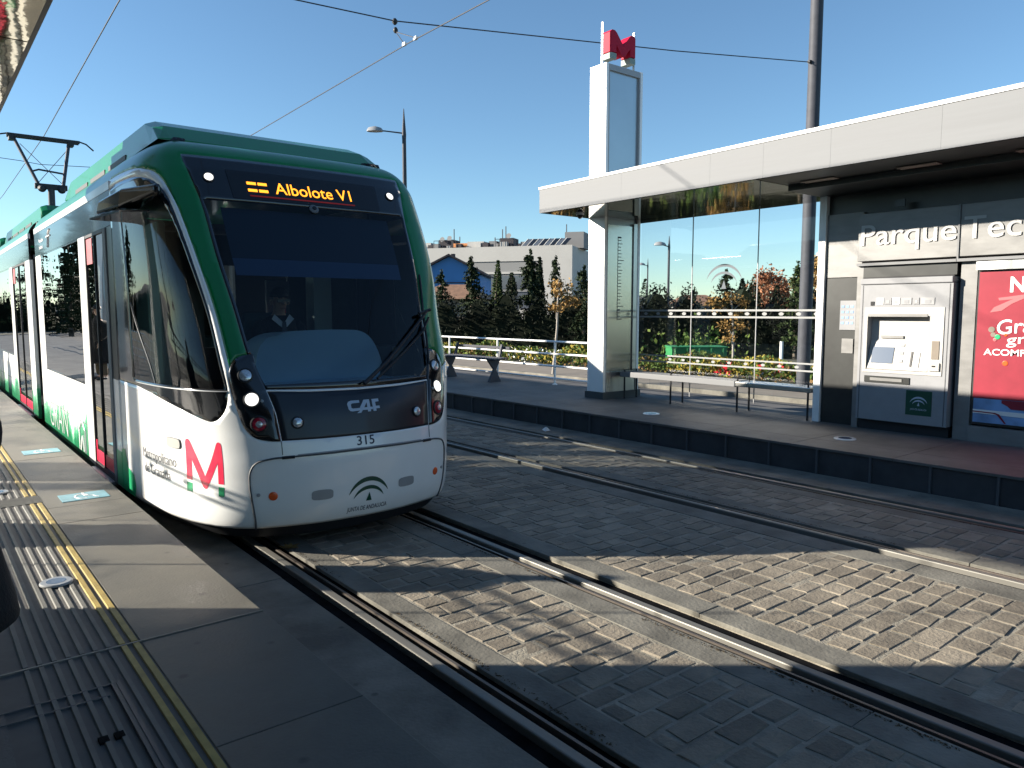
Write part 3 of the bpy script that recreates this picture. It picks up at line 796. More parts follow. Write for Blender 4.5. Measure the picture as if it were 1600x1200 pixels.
# ---------------------------------------------------------------- ground, track bed, rails, cobbles
def struct(o): o['kind'] = 'structure'; return o
XE, XR, ZP = 1.36, 8.10, .31     # platform edges and platform height
struct(MB().add([(-2500, -2500, -.42), (2500, -2500, -.42), (2500, 2500, -.42), (-2500, 2500, -.42)], [(0, 1, 2, 3)]).build('ground', m_ground, base=(0, 0, -.42)))
tb_ = MB()
for a, b in ((XE - .2, 1.935), (2.255, 3.415), (3.735, 5.765), (6.085, 7.225), (7.545, XR + .2)): tb_.box(a, b, -12, 90, -.40, -.0055)
struct(tb_.build('track_bed', m_mortar))
m_tar = mat('tarred_joint', (.035, .034, .034), .9, var=.5, scale=5, bump=.8, bscale=30, spec=.1)
tj = MB(); y = -6.
while y < 60:
    L_ = RND.uniform(.25, .8); w_ = RND.uniform(.09, .19)
    tj.box(XE - .002, XE + w_, y, y + L_, -.03, .0035 + RND.uniform(0, .002)); y += L_
struct(tj.build('tarred_joint', m_tar))
RAILS = [2.09, 3.57, 5.92, 7.38]
bands = [(XE, 1.95), (2.24, 2.42), (3.22, 3.43), (3.73, 3.93), (5.52, 5.77), (6.07, 6.28), (7.03, 7.23), (7.53, XR)]
m = MB()
for a, b in bands:
    y = -6.
    while y < 60:
        L_ = RND.uniform(2.2, 3.4); g = .006
        m.box(a, b, y, y + L_ - g, -.03, RND.uniform(-.004, .002)); y += L_
struct(m.build('track_paving', m_concrete, bev=.004))
lab = ["steel tram rail running nearest to the left platform, coming out from under the tram's left side",
       "steel tram rail emerging below the right side of the tram, second from the left platform",
       "grooved rail in the middle of the cobbles, left rail of the empty track",
       "grooved rail nearest to the dark wall of the right platform"]
for k, x in enumerate(RAILS):
    inner = 1 if k % 2 == 0 else -1
    r = struct(MB().box(x - .155, x + .165, -6, 90, -.09, -.040).build('rail', m_rubber, base=(x, 0, -.07)))
    r['label'] = lab[k]; r['category'] = 'rail'
    MB().box(x - .030, x + .030, -6, 90, -.05, .002).build('rail_head', m_railtop, r, bev=.008)
    MB().box(x + inner * .080, x + inner * .098, -6, 90, -.05, -.008).build('guard_lip', m_rail, r)
# cobbles: real setts laid in courses across the track
def cobbles(x0, x1, y0, y1):
    m = MB(); y = y0; row = 0
    while y < y1:
        d = RND.uniform(.140, .168); x = x0 + (0 if row % 2 else -RND.uniform(.06, .12)); row += 1
        while x < x1 - .03:
            w = RND.uniform(.185, .285); a = max(x, x0) + .006; b = min(x + w, x1) - .006
            x += w
            if b - a < .05: continue
            g = RND.uniform(.010, .020); ya, yb = y + g * .6 + RND.uniform(-.004, .004), y + d - g * .6 + RND.uniform(-.004, .004)
            a += RND.uniform(0, .008); b -= RND.uniform(0, .008)
            z = RND.uniform(-.0018, .0018) - (.005 if RND.random() < .06 else 0); c = RND.uniform(.006, .012); j = lambda: RND.uniform(-.010, .010); q = lambda: z + RND.uniform(-.0015, .0015)
            bot = [(a, ya, -.03), (b, ya, -.03), (b, yb, -.03), (a, yb, -.03)]
            mid = [(a + j() * .6, ya + j() * .6, -.008), (b + j() * .6, ya + j() * .6, -.008), (b + j() * .6, yb + j() * .6, -.008), (a + j() * .6, yb + j() * .6, -.008)]
            top = [(a + c + j(), ya + c + j(), q()), (b - c + j(), ya + c + j(), q()), (b - c + j(), yb - c + j(), q()), (a + c + j(), yb - c + j(), q())]
            m.add(bot + mid + top, [(0, 1, 5, 4), (1, 2, 6, 5), (2, 3, 7, 6), (3, 0, 4, 7), (4, 5, 9, 8), (5, 6, 10, 9), (6, 7, 11, 10), (7, 4, 8, 11), (8, 9, 10, 11)])
        y += d
    return m
def stonemat():
    m = m_stone; n = m.node_tree.nodes; L = m.node_tree.links
    g = n.new('ShaderNodeNewGeometry'); hs = n.new('ShaderNodeHueSaturation')
    p = n['Principled BSDF']; src = p.inputs['Base Color'].links[0].from_socket
    mr = n.new('ShaderNodeMapRange'); mr.inputs['To Min'].default_value = .74; mr.inputs['To Max'].default_value = 1.22
    tc = n.new('ShaderNodeTexCoord'); nz = n.new('ShaderNodeTexNoise'); nz.inputs['Scale'].default_value = .8; nz.inputs['Detail'].default_value = 4
    L.new(tc.outputs['Object'], nz.inputs['Vector']); m2 = n.new('ShaderNodeMapRange'); m2.inputs['From Min'].default_value = .35; m2.inputs['From Max'].default_value = .65
    m2.inputs['To Min'].default_value = .86; m2.inputs['To Max'].default_value = 1.24; L.new(nz.outputs['Fac'], m2.inputs['Value'])
    mu = n.new('ShaderNodeMath'); mu.operation = 'MULTIPLY'; L.new(m2.outputs[0], mu.inputs[1])
    L.new(g.outputs['Random Per Island'], mr.inputs['Value']); L.new(mr.outputs[0], mu.inputs[0]); L.new(mu.outputs[0], hs.inputs['Value']); L.new(src, hs.inputs['Color']); L.new(hs.outputs[0], p.inputs['Base Color'])
stonemat()
m = cobbles(2.425, 3.215, -3, 46)
for a, b in ((3.935, 5.515), (6.285, 7.025)):
    q = cobbles(a, b, -3, 46); k = len(m.v); m.v += q.v; m.f += [tuple(i + k for i in f) for f in q.f]; m.mi += q.mi
cob = struct(m.build('cobbled_paving', m_stone))

# crumbs of dirt and leaf litter caught along the grooves
m_crumb = mat('dirt_crumbs', (.045, .030, .018), .95, col2=(.10, .075, .045), scale=40, spec=.1)
m = MB()
for x, s_ in ((2.09, 1), (3.57, -1), (5.92, 1), (7.38, -1)):
    for k in range(1500):
        y = 1.0 + 15 * RND.random() ** 1.4
        if math.sin(y * 2.1 + x) + .6 * math.sin(y * 5.3) < -.35: continue
        c = Vector((x + s_ * (.165 + abs(RND.gauss(0, .014))), y, .0025)); a = RND.uniform(0, 6.28); r = RND.uniform(.003, .011)
        m.add([c + Vector((r * math.cos(a), r * math.sin(a), 0)), c + Vector((-r * .5 * math.sin(a), r * .5 * math.cos(a), RND.uniform(0, .004))), c - Vector((r * math.cos(a), r * math.sin(a), 0)), c + Vector((r * .5 * math.sin(a), -r * .5 * math.cos(a), RND.uniform(0, .004)))], [(0, 1, 2, 3)])
tag(m.build('dirt_crumbs', m_crumb), "brown crumbs of dirt caught along the edges of the rail grooves", "dirt", kind='stuff')

# ---------------------------------------------------------------- left platform
near = MB()
near.box(-4.2, .20, -8, 60, -.4, ZP)
struct(near.build('platform', m_slabdark))
m = MB(); y = -5.0
for y0, y1 in [(-5, -2.4), (-2.4, .12), (.12, 2.66), (2.66, 3.77), (3.79, 6.3), (6.3, 6.86), (6.86, 9.3), (9.3, 12), (12, 14.6), (14.6, 17.3), (17.3, 20), (20, 60)]:
    m.box(.772, XE, y0 + .003, y1 - .003, -.4, ZP - RND.uniform(0, .0015))
struct(m.build('platform_edge_slabs', m_slab, bev=.004))
struct(MB().box(.2, .772, -8, 60, -.4, ZP - .005).build('platform_drain_strip', m_brownstrip))
# tactile ribs
m = MB()
ribs = [.262, .312, .367, .422, .477, .532, .587, .641]
for x in ribs[1:]:
    y = -5.
    for y0, y1 in [(-5, 0.5), (.5, 2.55), (2.55, 3.765), (3.795, 5.0), (5.0, 7.1), (7.42, 9.6), (9.6, 12), (12, 15), (15, 25), (25, 45)]:
        m.add([(x - .015, y0 + .002, ZP - .006), (x + .010, y0 + .002, ZP - .006), (x + .010, y1 - .002, ZP - .006), (x - .015, y1 - .002, ZP - .006),
               (x - .010, y0 + .002, ZP + .003), (x + .008, y0 + .002, ZP + .003), (x + .008, y1 - .002, ZP + .003), (x - .010, y1 - .002, ZP + .003)],
              [(0, 1, 5, 4), (1, 2, 6, 5), (2, 3, 7, 6), (3, 0, 4, 7), (4, 5, 6, 7)])
for k in range(7):
    m.box(.20, .775, 7.12 + k * .042, 7.142 + k * .042, ZP - .016, ZP + .003)
struct(m.build('tactile_paving', m_ridge))
m = MB()
for x0, x1 in ((.684, .708), (.735, .762)):
    for y0, y1 in [(-5, 2.55), (2.55, 3.765), (3.795, 5.0), (5.0, 7.1), (7.42, 9.6), (9.6, 15), (15, 45)]:
        m.add([(x0 - .006, y0, ZP - .016), (x1 + .006, y0, ZP - .016), (x1 + .006, y1, ZP - .016), (x0 - .006, y1, ZP - .016), (x0, y0, ZP + .004), (x1, y0, ZP + .004), (x1, y1, ZP + .004), (x0, y1, ZP + .004)],
              [(0, 1, 5, 4), (1, 2, 6, 5), (2, 3, 7, 6), (3, 0, 4, 7), (4, 5, 6, 7)])
struct(m.build('yellow_edge_lines', m_yellow))
tag(MB().box(-4.2, XE, 3.774, 3.786, ZP - .01, ZP + .0035).build('expansion_joint', m_railtop), "shiny metal expansion strip crossing the left platform in the shade", "joint strip")
# access hatch in the strip
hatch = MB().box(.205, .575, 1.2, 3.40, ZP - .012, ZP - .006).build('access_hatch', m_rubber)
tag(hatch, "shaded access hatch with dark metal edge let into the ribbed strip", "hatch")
MB().box(.572, .584, 1.2, 3.40, ZP - .01, ZP + .008).box(.592, .606, 1.2, 3.40, ZP - .01, ZP + .006).box(-1.5, .584, 3.40, 3.408, ZP - .01, ZP + .0035).box(-1.5, .55, 3.30, 3.306, ZP - .01, ZP + .0035).build('hatch_frame', m_seam, hatch)
MB().box(.45, .483, 2.94, 2.985, ZP - .014, ZP + .0045).box(.502, .535, 2.94, 2.985, ZP - .014, ZP + .0045).build('lifting_slot', m_rubber, hatch)
# lights set in the paving
def floor_light(x, y, z, r, label, nm='floor_light', m_=None):
    o = MB().lathe((x, y, z + .002), (0, 0, 1), [(r, 0), (r, .006), (r * .92, .012), (r * .62, .012)], 32).build(nm, m_ or m_lgrey, smooth=30)
    tag(o, label, "floor light", "round lights set into the platforms")
    MB().lathe((x, y, z + .011), (0, 0, 1), [(r * .62, 0), (r * .6, .004)], 32).build('lens', m_screen, o)
floor_light(.576, 4.914, ZP, .085, "round steel floor light on the sunlit ribbed strip of the left platform")
floor_light(.51, 7.72, ZP, .085, "round floor light beyond the grating, at the left edge of the picture")
# accessibility mark painted on the slab
sign_ = MB()
P4 = [(.90, 7.00), (1.24, 7.00), (1.24, 7.28), (.90, 7.28)]
m_paintblue = mat('paint_blue', (.16, .34, .40), .6, var=.15, scale=9)
def access_mark(yc, label):
    o = tag(MB().box(.90, 1.25, yc - .14, yc + .14, ZP - .003, ZP + .004).build('access_marking', m_paintblue), label, "floor marking", "wheelchair markings on the platform")
    V = MB()
    c = Vector((1.06, yc - .01)); k = 18
    pts = [(c.x + .05 * math.cos(a), c.y + .085 * math.sin(a), ZP + .005) for a in [rad(20 + 280 * i / k) for i in range(k + 1)]]
    V.tube(pts, .007, 5)
    V.tube([(1.08, yc + .09, ZP + .005), (1.08, yc - .01, ZP + .005), (1.14, yc - .02, ZP + .005), (1.15, yc - .08, ZP + .005), (1.17, yc - .10, ZP + .005)], .008, 5)
    V.lathe((1.085, yc + .115, ZP + .004), (0, 0, 1), [(.012, 0), (.011, .004)], 10)
    for i, p in enumerate(V.v): V.v[i] = (p[0], p[1], min(max(p[2], ZP + .003), ZP + .007))
    V.build('wheelchair_symbol', m_posterwhite, o)
access_mark(7.14, "pale blue wheelchair marking on the sunlit platform beside the cab")
access_mark(9.75, "pale blue wheelchair marking further back, crossed by a shadow")

# ---------------------------------------------------------------- right platform and what lies behind it
struct(MB().box(XR + .02, 10.85, -8, 60, -.4, ZP - .03).build('platform', m_darkwall, base=(9.4, 0, -.4)))
m = MB()
for y0 in [-6 + 1.2 * i for i in range(40)]:
    m.box(XR, 8.62, y0, y0 + 1.194, ZP - .03, ZP)
    m.box(8.626, 10.85, y0, y0 + 1.194, ZP - .03, ZP)
struct(m.build('platform_slabs', m_slabdark, bev=.003))
m = MB()
for i in range(60):
    y0 = -3 + i * .62
    m.box(XR - .004, XR + .03, y0, y0 + .022, -.02, ZP - .03)
struct(m.build('platform_face_joints', m_seam))
struct(MB().box(10.85, 13.75, -20, 75, -.4, .04).build('service_road', m_asphalt))
struct(MB().box(13.75, 13.9, -20, 75, -.4, .14).build('kerb', m_concrete))
struct(MB().box(13.9, 16.4, -20, 75, -.4, .12).build('pavement', m_beige))
struct(MB().box(16.4, 20.0, -20, 75, -.4, .10).build('planting_bed', m_ground))
floor_light(8.78, 7.52, ZP, .13, "pale round floor light on the right platform, in front of the bench", m_=m_white)
floor_light(8.90, 4.53, ZP, .13, "pale round floor light on the right platform, in front of the ticket machine", m_=m_white)

# ---------------------------------------------------------------- tram shelters (right one in view, left one beside the camera)
def shelter(label, mx, soffit):
    f = (lambda x: x) if mx is None else (lambda x: 2 * mx - x)
    XF, XB, YEND = 8.45, 10.95, 9.77
    T = empty('tram_shelter', (f(9.7), 3.0, ZP), label, "tram shelter")
    def B(x0, x1, y0, y1, z0, z1, name, m, parent=T, **k): return MB().box(f(x0), f(x1), y0, y1, z0, z1).build(name, m, parent, **k)
    roof = B(XF + .03, XB, -6, YEND - .03, 3.56, 3.90, 'roof', m_lgrey)
    m = MB()
    ys = [-6, -3.6, -1.2, 1.2, 3.42, 4.62, 5.5, 6.3, 7.9, 9.77]
    for a, b in zip(ys, ys[1:]): m.box(f(XF), f(XF + .03), a + .0004, b - .0004, 3.53, 3.93)
    m.box(f(XF + .03), f(XB), YEND - .03, YEND, 3.53, 3.93)
    m.build('fascia', m_alu, roof, bev=.001)
    B(XF - .012, XF + .05, -6, YEND + .012, 3.918, 3.955, 'roof_trim', m_whitepost, roof)
    B(XF + .03, XB - .05, 5.62, YEND - .03, 3.525, 3.56, 'soffit', soffit, roof)
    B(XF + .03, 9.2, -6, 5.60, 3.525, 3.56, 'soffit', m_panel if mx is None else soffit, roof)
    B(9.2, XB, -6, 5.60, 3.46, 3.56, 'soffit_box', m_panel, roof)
    if mx is None:      # the eaves rise a little towards the near end
        for o in [roof] + list(roof.children):
            b0 = OFF[o.name]
            for v_ in o.data.vertices: v_.co.z += (9.77 - (v_.co.y + b0.y)) * .0135 * max(0, v_.co.z + b0.z - 3.46) / .5
    for k, yy in enumerate((5.1, 3.9, 2.7, 1.5)): B(9.0, 9.16, yy - .22, yy + .22, 3.518, 3.528, 'soffit_light', m_beige, roof)
    # glazed back wall
    mull = [5.70, 6.87, 8.14, 9.30]
    for i in range(3):
        a, b = mull[i] + .006, mull[i + 1] - .006
        p = MB().quad((f(10.5), a, .42), (f(10.5), b, .42), (f(10.5), b, 3.52), (f(10.5), a, 3.52)).build('glass_pane', g_shelter, T)
        n_ = 4
        for zs, zc, r in ((((1.875, 1.905), (1.765, 1.795)), 1.835, .042), (((1.075, 1.10), (.965, .99)), 1.03, .035)):
            s_ = MB()
            for z0, z1 in zs: s_.box(f(10.488), f(10.492), a, b, z0, z1)
            for q in range(n_):
                yy = a + (b - a) * (q + .5) / n_
                s_.add([(f(10.488), yy - r, zc - r * .2), (f(10.488), yy - r * .5, zc - r * .6), (f(10.488), yy + r * .5, zc - r * .6), (f(10.488), yy + r, zc - r * .2), (f(10.488), yy + r, zc + r * .3), (f(10.488), yy, zc + r * .7), (f(10.488), yy - r, zc + r * .3)], [(0, 1, 2, 3, 4, 5, 6)])
            s_.build('frosted_stripe', m_frit, p)
        if i == 1 and mx is None:
            e = MB()
            for pl in (arch(.5, .30, .50, .72, rad(12), rad(168), .10), arch(.5, .26, .36, .48, rad(10), rad(170), .09), [(.43, .10), (.57, .10), (.505, .42)]):
                V, F = fill2d([pl], .05); e.add([(10.486, 7.84 - .70 * q[0], 2.20 + .44 * q[1]) for q in V], F)
            e.build('etched_emblem', m_frost, p)
    m = MB()
    for yy in mull[1:3]: m.box(f(10.49), f(10.505), yy - .006, yy + .006, .40, 3.52)
    m.build('glass_joint', m_lgrey, T)
    B(10.46, 10.54, 5.62, 5.70, ZP, 3.52, 'end_post', m_panel)
    B(10.02, 10.10, 5.50, 5.60, ZP, 3.50, 'white_post', m_whitepost)
    # solid service wall
    B(10.12, 10.90, -5, 5.60, ZP, 3.46, 'service_wall', m_panel)
    B(10.06, 10.115, 4.99, 5.49, 2.34, 3.2, 'wall_panel', m_signsteel)
    B(10.06, 10.115, 4.99, 5.49, ZP, 2.33, 'wall_panel', m_panel)
    if mx is None:
        for y0, y1 in ((3.755, 4.975), (2.3, 3.735)):
            B(9.90, 10.12, y0, y1, 2.53, 3.15, 'sign_panel', m_signsteel, bev=.006)
            B(9.88, 10.12, y0, y1, 2.47, 2.505, 'sign_rail', m_alu)
        B(9.885, 10.12, 3.735, 3.755, 2.47, 3.15, 'sign_joint', m_alu)
        MB().box(9.91, 9.93, 4.40, 4.52, 3.20, 3.29).build('wall_speaker', m_blacksq, T)
        text_on('sign_lettering', 'Parque', lambda x, y: (9.885, 4.93 - x, 2.735 + y), m_signletter, T, width=1.16, height=.38, bold=.004)
        text_on('sign_lettering', 'Tecnológico', lambda x, y: (9.885, 3.69 - x, 2.735 + y), m_signletter, T, width=2.0, height=.38, bold=.004)
        o = B(9.93, 10.12, 4.90, 4.98, ZP, 2.47, 'frame_post', m_signsteel)
        B(9.96, 10.12, 3.54, 3.72, ZP, 2.47, 'frame_post', m_signsteel)
        B(9.90, 10.12, 2.0, 3.54, 2.36, 2.46, 'poster_rail', m_steel)
        B(9.93, 10.12, 2.0, 3.54, ZP, .50, 'poster_base', m_signsteel)
        B(9.93, 10.12, 3.755, 4.90, 2.32, 2.46, 'machine_head', m_panel)
    # intercom on the narrow panel
    if mx is None:
        p = B(10.045, 10.06, 5.04, 5.26, 1.62, 2.02, 'help_panel', m_tm)
        mm = MB()
        for r_ in range(4):
            for c_ in range(3): mm.box(10.041, 10.045, 5.07 + c_ * .065, 5.11 + c_ * .065, 1.70 + r_ * .075, 1.73 + r_ * .075)
        mm.build('help_button', m_posterblue, p)
        B(10.045, 10.06, 5.06, 5.22, 1.30, 1.50, 'call_box', m_signsteel)
        d = MB().lathe((9.0, 9.35, 3.525), (0, 0, -1), [(.055, 0), (.055, .03), (.045, .06), (.02, .085)], 16).build('security_camera', m_blacksq, T, smooth=50)
        MB().lathe((9.0, 9.35, 3.525), (0, 0, -1), [(.07, 0), (.07, .02)], 16).build('camera_ring', m_white, d)
    return T
m_frost = mat('etched_glass', (.10, .12, .14), .7)
MIRX = 4.58
shelter("long flat roofed shelter with white fascia and glazed back wall on the right platform", None, m_mirror_far)
shelter("polished underside of the shelter roof over the left platform, top left corner", MIRX, m_mirror)

# pylon
def pylon(x0, x1, y0, y1, label, detail=True):
    T = empty('station_pylon', ((x0 + x1) / 2, (y0 + y1) / 2, ZP), label, "pylon")
    MB().box(x0 - .03, x1 + .03, y0 - .03, y1 + .03, ZP, ZP + .12).build('plinth', m_blueplinth, T)
    sx = 1
    MB().box(x0, x0 + .06, y0, y1, ZP + .12, 6.13).build('white_edge', m_whitepost, T, bev=.006)
    MB().box(x1 - .06, x1, y0, y1, ZP + .12, 6.13).build('white_edge', m_whitepost, T, bev=.006)
    MB().box(x0 + .06, x1 - .06, y0 + .04, y1 - .04, ZP + .12, 6.10).build('core', m_pylonpanel, T)
    MB().box(x0 + .06, x0 + .085, y0 - .0, y1, ZP + .12, 6.12).box(x1 - .085, x1 - .06, y0, y1, ZP + .12, 6.12).box(x0 + .085, x1 - .085, y0, y1, 6.02, 6.12).build('frame', m_lgrey, T)
    if detail:
        MB().box(x0 + .09, x1 - .19, y0 + .015, y0 + .04, .80, 3.40).build('route_map', m_mapsteel, T)
        MB().box(x0 + .09, x1 - .09, y0 + .01, y0 + .04, ZP + .12, .79).build('lower_panel', m_steel, T)
        MB().box(x1 - .18, x1 - .09, y0 - .01, y0 + .04, .8, 3.45).build('map_edge', m_steel, T)
        mm = MB(); xx = x0 + .36
        mm.box(xx - .006, xx, y0 + .010, y0 + .015, 1.72, 3.20)
        for i in range(26):
            z = 3.2 - i * .0585; w_ = RND.choice([.07, .08, .11, .15, .09])
            h_ = .026 if i in (0, 22) else .012
            mm.box(xx, xx + w_, y0 + .010, y0 + .015, z - h_, z)
        mm.build('route_lines', m_text, T)
    # glass fins and the letter
    ym = (y0 + y1) / 2 - .05
    for x in (x0 + .03, x1 - .10): MB().box(x - .007, x + .007, ym - .03, ym + .01, 6.13, 6.83).build('glass_fin', g_fin, T)
    xc = (x0 + x1) / 2 - .02; ym = (y0 + y1) / 2 - .05
    def lt(p, d): return (xc - .30 + .62 * p[0], ym + d, 6.24 + .48 * p[1])
    BIG = [(.0,.23),(.0,.93),(.05,1),(.16,1),(.24,.93),(.5,.55),(.76,.93),(.84,1),(.95,1),(1,.93),(1,.23),(.78,.23),(.78,.5),(.58,.2),(.5,.14),(.42,.2),(.22,.5),(.22,.23)]
    fixn(MB().prism(BIG, lambda p: lt(p, -.11), lambda p: lt(p, .11)).build('red_letter', m_redsign, T, bev=.006))
    for a, b in ((0, .22), (.78, 1)):
        fixn(MB().prism([(a, 0), (b, 0), (b, .2), (a, .2)], lambda p: lt(p, -.11), lambda p: lt(p, .11)).build('letter_foot', m_footgrey, T))
    return T
pylon(9.60, 10.53, 9.35, 9.75, "tall white pylon topped with a red letter at the end of the right shelter")
PYL = pylon(-.78, .12, 9.35, 9.75, "matching pylon of the left platform standing beside the waiting person in black", False)

# ticket machine
TM = empty('ticket_machine', (9.9, 4.33, ZP), "light grey ticket machine set into the dark shelter wall", "ticket machine")
y0, y1 = 3.76, 4.89      # right, left (seen from the track)
def tb(x0, x1, ya, yb, za, zb, n, m, par=TM, **k): return MB().box(x0, x1, ya, yb, za, zb).build(n, m, par, **k)
def Yf(a): return y1 - (y1 - y0) * a            # a = 0..1 from the left edge
def Zf(b): return .47 + (2.20 - .47) * b          # b = 0..1 from the bottom
tb(9.94, 10.115, y0, y1, ZP, .45, 'base', m_blackmatt)
body = MB()
RX0, RX1, RZ0, RZ1 = .10, .62, .375, .775        # recess (fraction of the front)
body.box(9.86, 10.115, Yf(RX0), Yf(0), .45, 2.22).box(9.86, 10.115, Yf(1), Yf(.78), .45, 2.22)
body.box(9.86, 10.115, Yf(.78), Yf(RX0), Zf(RZ1), 2.22).box(9.86, 10.115, Yf(.78), Yf(RX0), .45, Zf(RZ0))
body.build('cabinet', m_tm, TM)
tb(9.975, 10.115, Yf(.78), Yf(RX0), Zf(RZ0), Zf(RZ1), 'recess_back', m_tmwhite)
fz = MB()
fz.box(9.852, 9.86, Yf(.93), Yf(.06), Zf(RZ1) + .008, Zf(.84)); 
fz.box(9.850, 9.86, Yf(.93), Yf(.79), Zf(RZ0) - .04, Zf(RZ1) + .006)
fz.box(9.850, 9.86, Yf(.79), Yf(.06), Zf(RZ0) - .04, Zf(RZ0) - .002).box(9.850, 9.86, Yf(RX0), Yf(.06), Zf(RZ0), Zf(RZ1) + .006)
fz.build('white_surround', m_tmwhite, TM)
# sloped desk in the recess: screen on the left, keys and coin tray to the right
def slope(a0, a1, b0, b1, d0, d1, n, m, lift=.0, par=TM):
    vs = [(d0 - lift, Yf(a0), Zf(b0)), (d0 - lift, Yf(a1), Zf(b0)), (d1 - lift, Yf(a1), Zf(b1)), (d1 - lift, Yf(a0), Zf(b1))]
    return MB().add(vs, [(0, 1, 2, 3)]).build(n, m, par)
desk = fixn(MB().add([(9.862, Yf(.105), Zf(.378)), (9.862, Yf(.775), Zf(.378)), (9.95, Yf(.775), Zf(.58)), (9.95, Yf(.105), Zf(.58)), (9.974, Yf(.105), Zf(.60)), (9.974, Yf(.775), Zf(.60)), (9.974, Yf(.775), Zf(.378)), (9.974, Yf(.105), Zf(.378))],
   [(0, 1, 2, 3), (3, 2, 5, 4), (1, 6, 5, 2), (0, 3, 4, 7)]).build('desk', m_tmwhite, TM))
def on_desk(a, b, lift=.006):
    k = (b - .378) / (.58 - .378); return (9.862 + (9.95 - 9.862) * k - lift, Yf(a), Zf(b) + lift)
def dq(a0, a1, b0, b1, n, m, lift=.006): return MB().add([on_desk(a0, b0, lift), on_desk(a1, b0, lift), on_desk(a1, b1, lift), on_desk(a0, b1, lift)], [(0, 1, 2, 3)]).build(n, m, TM)
dq(.145, .39, .42, .54, 'screen', m_screen)
for i, b in enumerate((.43, .49, .545)): dq(.455, .50, b, b + .022, 'key', m_tm)
dq(.585, .68, .40, .51, 'coin_tray', m_signsteel)
dq(.585, .605, .40, .51, 'tray_edge', m_blackmatt, .012)
tb(9.955, 9.974, Yf(.47), Yf(.22), Zf(.61), Zf(.63), 'shelf_edge', m_signsteel)
tb(9.845, 9.90, Yf(.76), Yf(.105), Zf(.772), Zf(.792), 'visor', m_signsteel)
tb(9.83, 9.862, Yf(.91), Yf(.80), Zf(.385), Zf(.445), 'card_reader', m_tmwhite, bev=.006)
tb(9.842, 9.862, Yf(.895), Yf(.82), Zf(.47), Zf(.60), 'card_notice', m_beige)
tb(9.825, 9.832, Yf(.87), Yf(.835), Zf(.415), Zf(.425), 'card_slot', m_blacksq)
tb(9.848, 9.862, Yf(.60), Yf(.09), Zf(.275), Zf(.325), 'ticket_slot', m_panel)
tb(9.840, 9.850, Yf(.52), Yf(.16), Zf(.29), Zf(.312), 'slot_flap', m_signsteel)
tb(9.852, 9.862, Yf(.165), Yf(.125), Zf(.855), Zf(.885), 'sensor', m_blacksq)
for a0, a1, mm in ((.19, .27, m_posterwhite), (.28, .36, m_tm), (.37, .45, m_posterwhite), (.47, .58, m_lgrey), (.60, .66, m_tm), (.68, .82, m_lgrey)):
    p = tb(9.852, 9.862, Yf(a1), Yf(a0), Zf(.862), Zf(.91), 'instruction_plate', mm)
    tb(9.849, 9.853, Yf(a0 + (a1 - a0) * .75), Yf(a0 + (a1 - a0) * .3), Zf(.87), Zf(.893), 'pictogram', m_lgrey if mm is not m_lgrey else m_tm, p)
tb(9.835, 10.10, y0 - .0, y1 + .0, 2.222, 2.30, 'hood', m_tm, bev=.012)
tb(9.90, 10.11, y0 + .01, y1 - .01, 2.302, 2.32, 'hood_gap', m_blacksq)
st_ = tb(9.856, 9.862, Yf(.845), Yf(.57), Zf(.055), Zf(.235), 'crest_sticker', m_deepgreen)
e = MB()
for pl in (arch(.5, .42, .36, .36, rad(15), rad(165), .08), arch(.5, .38, .26, .26, rad(15), rad(165), .07), [(.45, .38), (.55, .38), (.505, .54)]):
    V, F = fill2d([pl], .05); e.add([(9.8545, Yf(.575 + .265 * a), Zf(.06 + .17 * b)) for a, b in V], F)
e.build('sticker_emblem', m_textdim, st_)
text_on('sticker_lettering', 'JUNTA DE ANDALUCIA', lambda x, y: (9.8545, Yf(.62) - x, Zf(.092) + y), m_textdim, st_, width=.20, height=.035)
for a in (.03, .97): tb(9.857, 9.862, Yf(a + .004), Yf(a - .004), .46, 2.21, 'cabinet_seam', m_seam)

# poster
PO = empty('poster', (9.93, 2.7, .5), "red poster with white lettering in a steel frame beside the ticket machine", "poster")
MB().box(9.96, 10.10, 2.0, 3.53, .52, 2.36).build('case', m_panel, PO)
MB().box(9.945, 9.965, 2.02, 3.51, .84, 2.335).build('red_sheet', m_posterred, PO)
MB().box(9.948, 9.965, 2.02, 3.50, .55, .838).build('blue_sheet', m_posterblue, PO)
def pm(x, y): return (9.942, 3.50 - x, y)
def pdec(n, pl, m, d=9.942): 
    V, F = fill2d([pl], .2); MB().add([(d, 3.50 - a, b) for a, b in V], F).build(n, m, PO)
pdec('white_band', [(.0,.66),(.9,.64),(.9,.70),(.0,.705)], m_posterwhite)
pdec('red_line', [(.0,.672),(.22,.667),(.26,.655),(.34,.56),(.36,.56),(.285,.665),(.24,.68),(.0,.686)], m_posterred, 9.940)
pdec('dark_shape', [(.30,.836),(.9,.836),(.9,.735),(.40,.735),(.36,.77),(.30,.80)], m_posterred, 9.941)
pdec('pale_stroke', [(.12,1.86),(.16,1.92),(.32,2.00),(.46,2.06),(.46,2.02),(.34,1.96),(.24,1.88)], m_posterpink)
pdec('pale_stroke', [(.20,2.03),(.32,2.045),(.46,2.065),(.46,2.035),(.33,2.01),(.21,2.00)], m_posterpink, 9.9415)
text_on('poster_lettering', 'N', lambda x, y: (9.940, 3.185 - x, 2.10 + y), m_posterwhite, PO, width=.15, height=.24, bold=.03)
text_on('poster_lettering', 'Gra', lambda x, y: (9.940, 3.295 - x, 1.60 + y + x * .12), m_posterwhite, PO, width=.36, height=.24, bold=.008)
text_on('poster_lettering', 'gr', lambda x, y: (9.940, 3.19 - x, 1.49 + y + x * .1), m_posterwhite, PO, width=.20, height=.16, bold=.008)
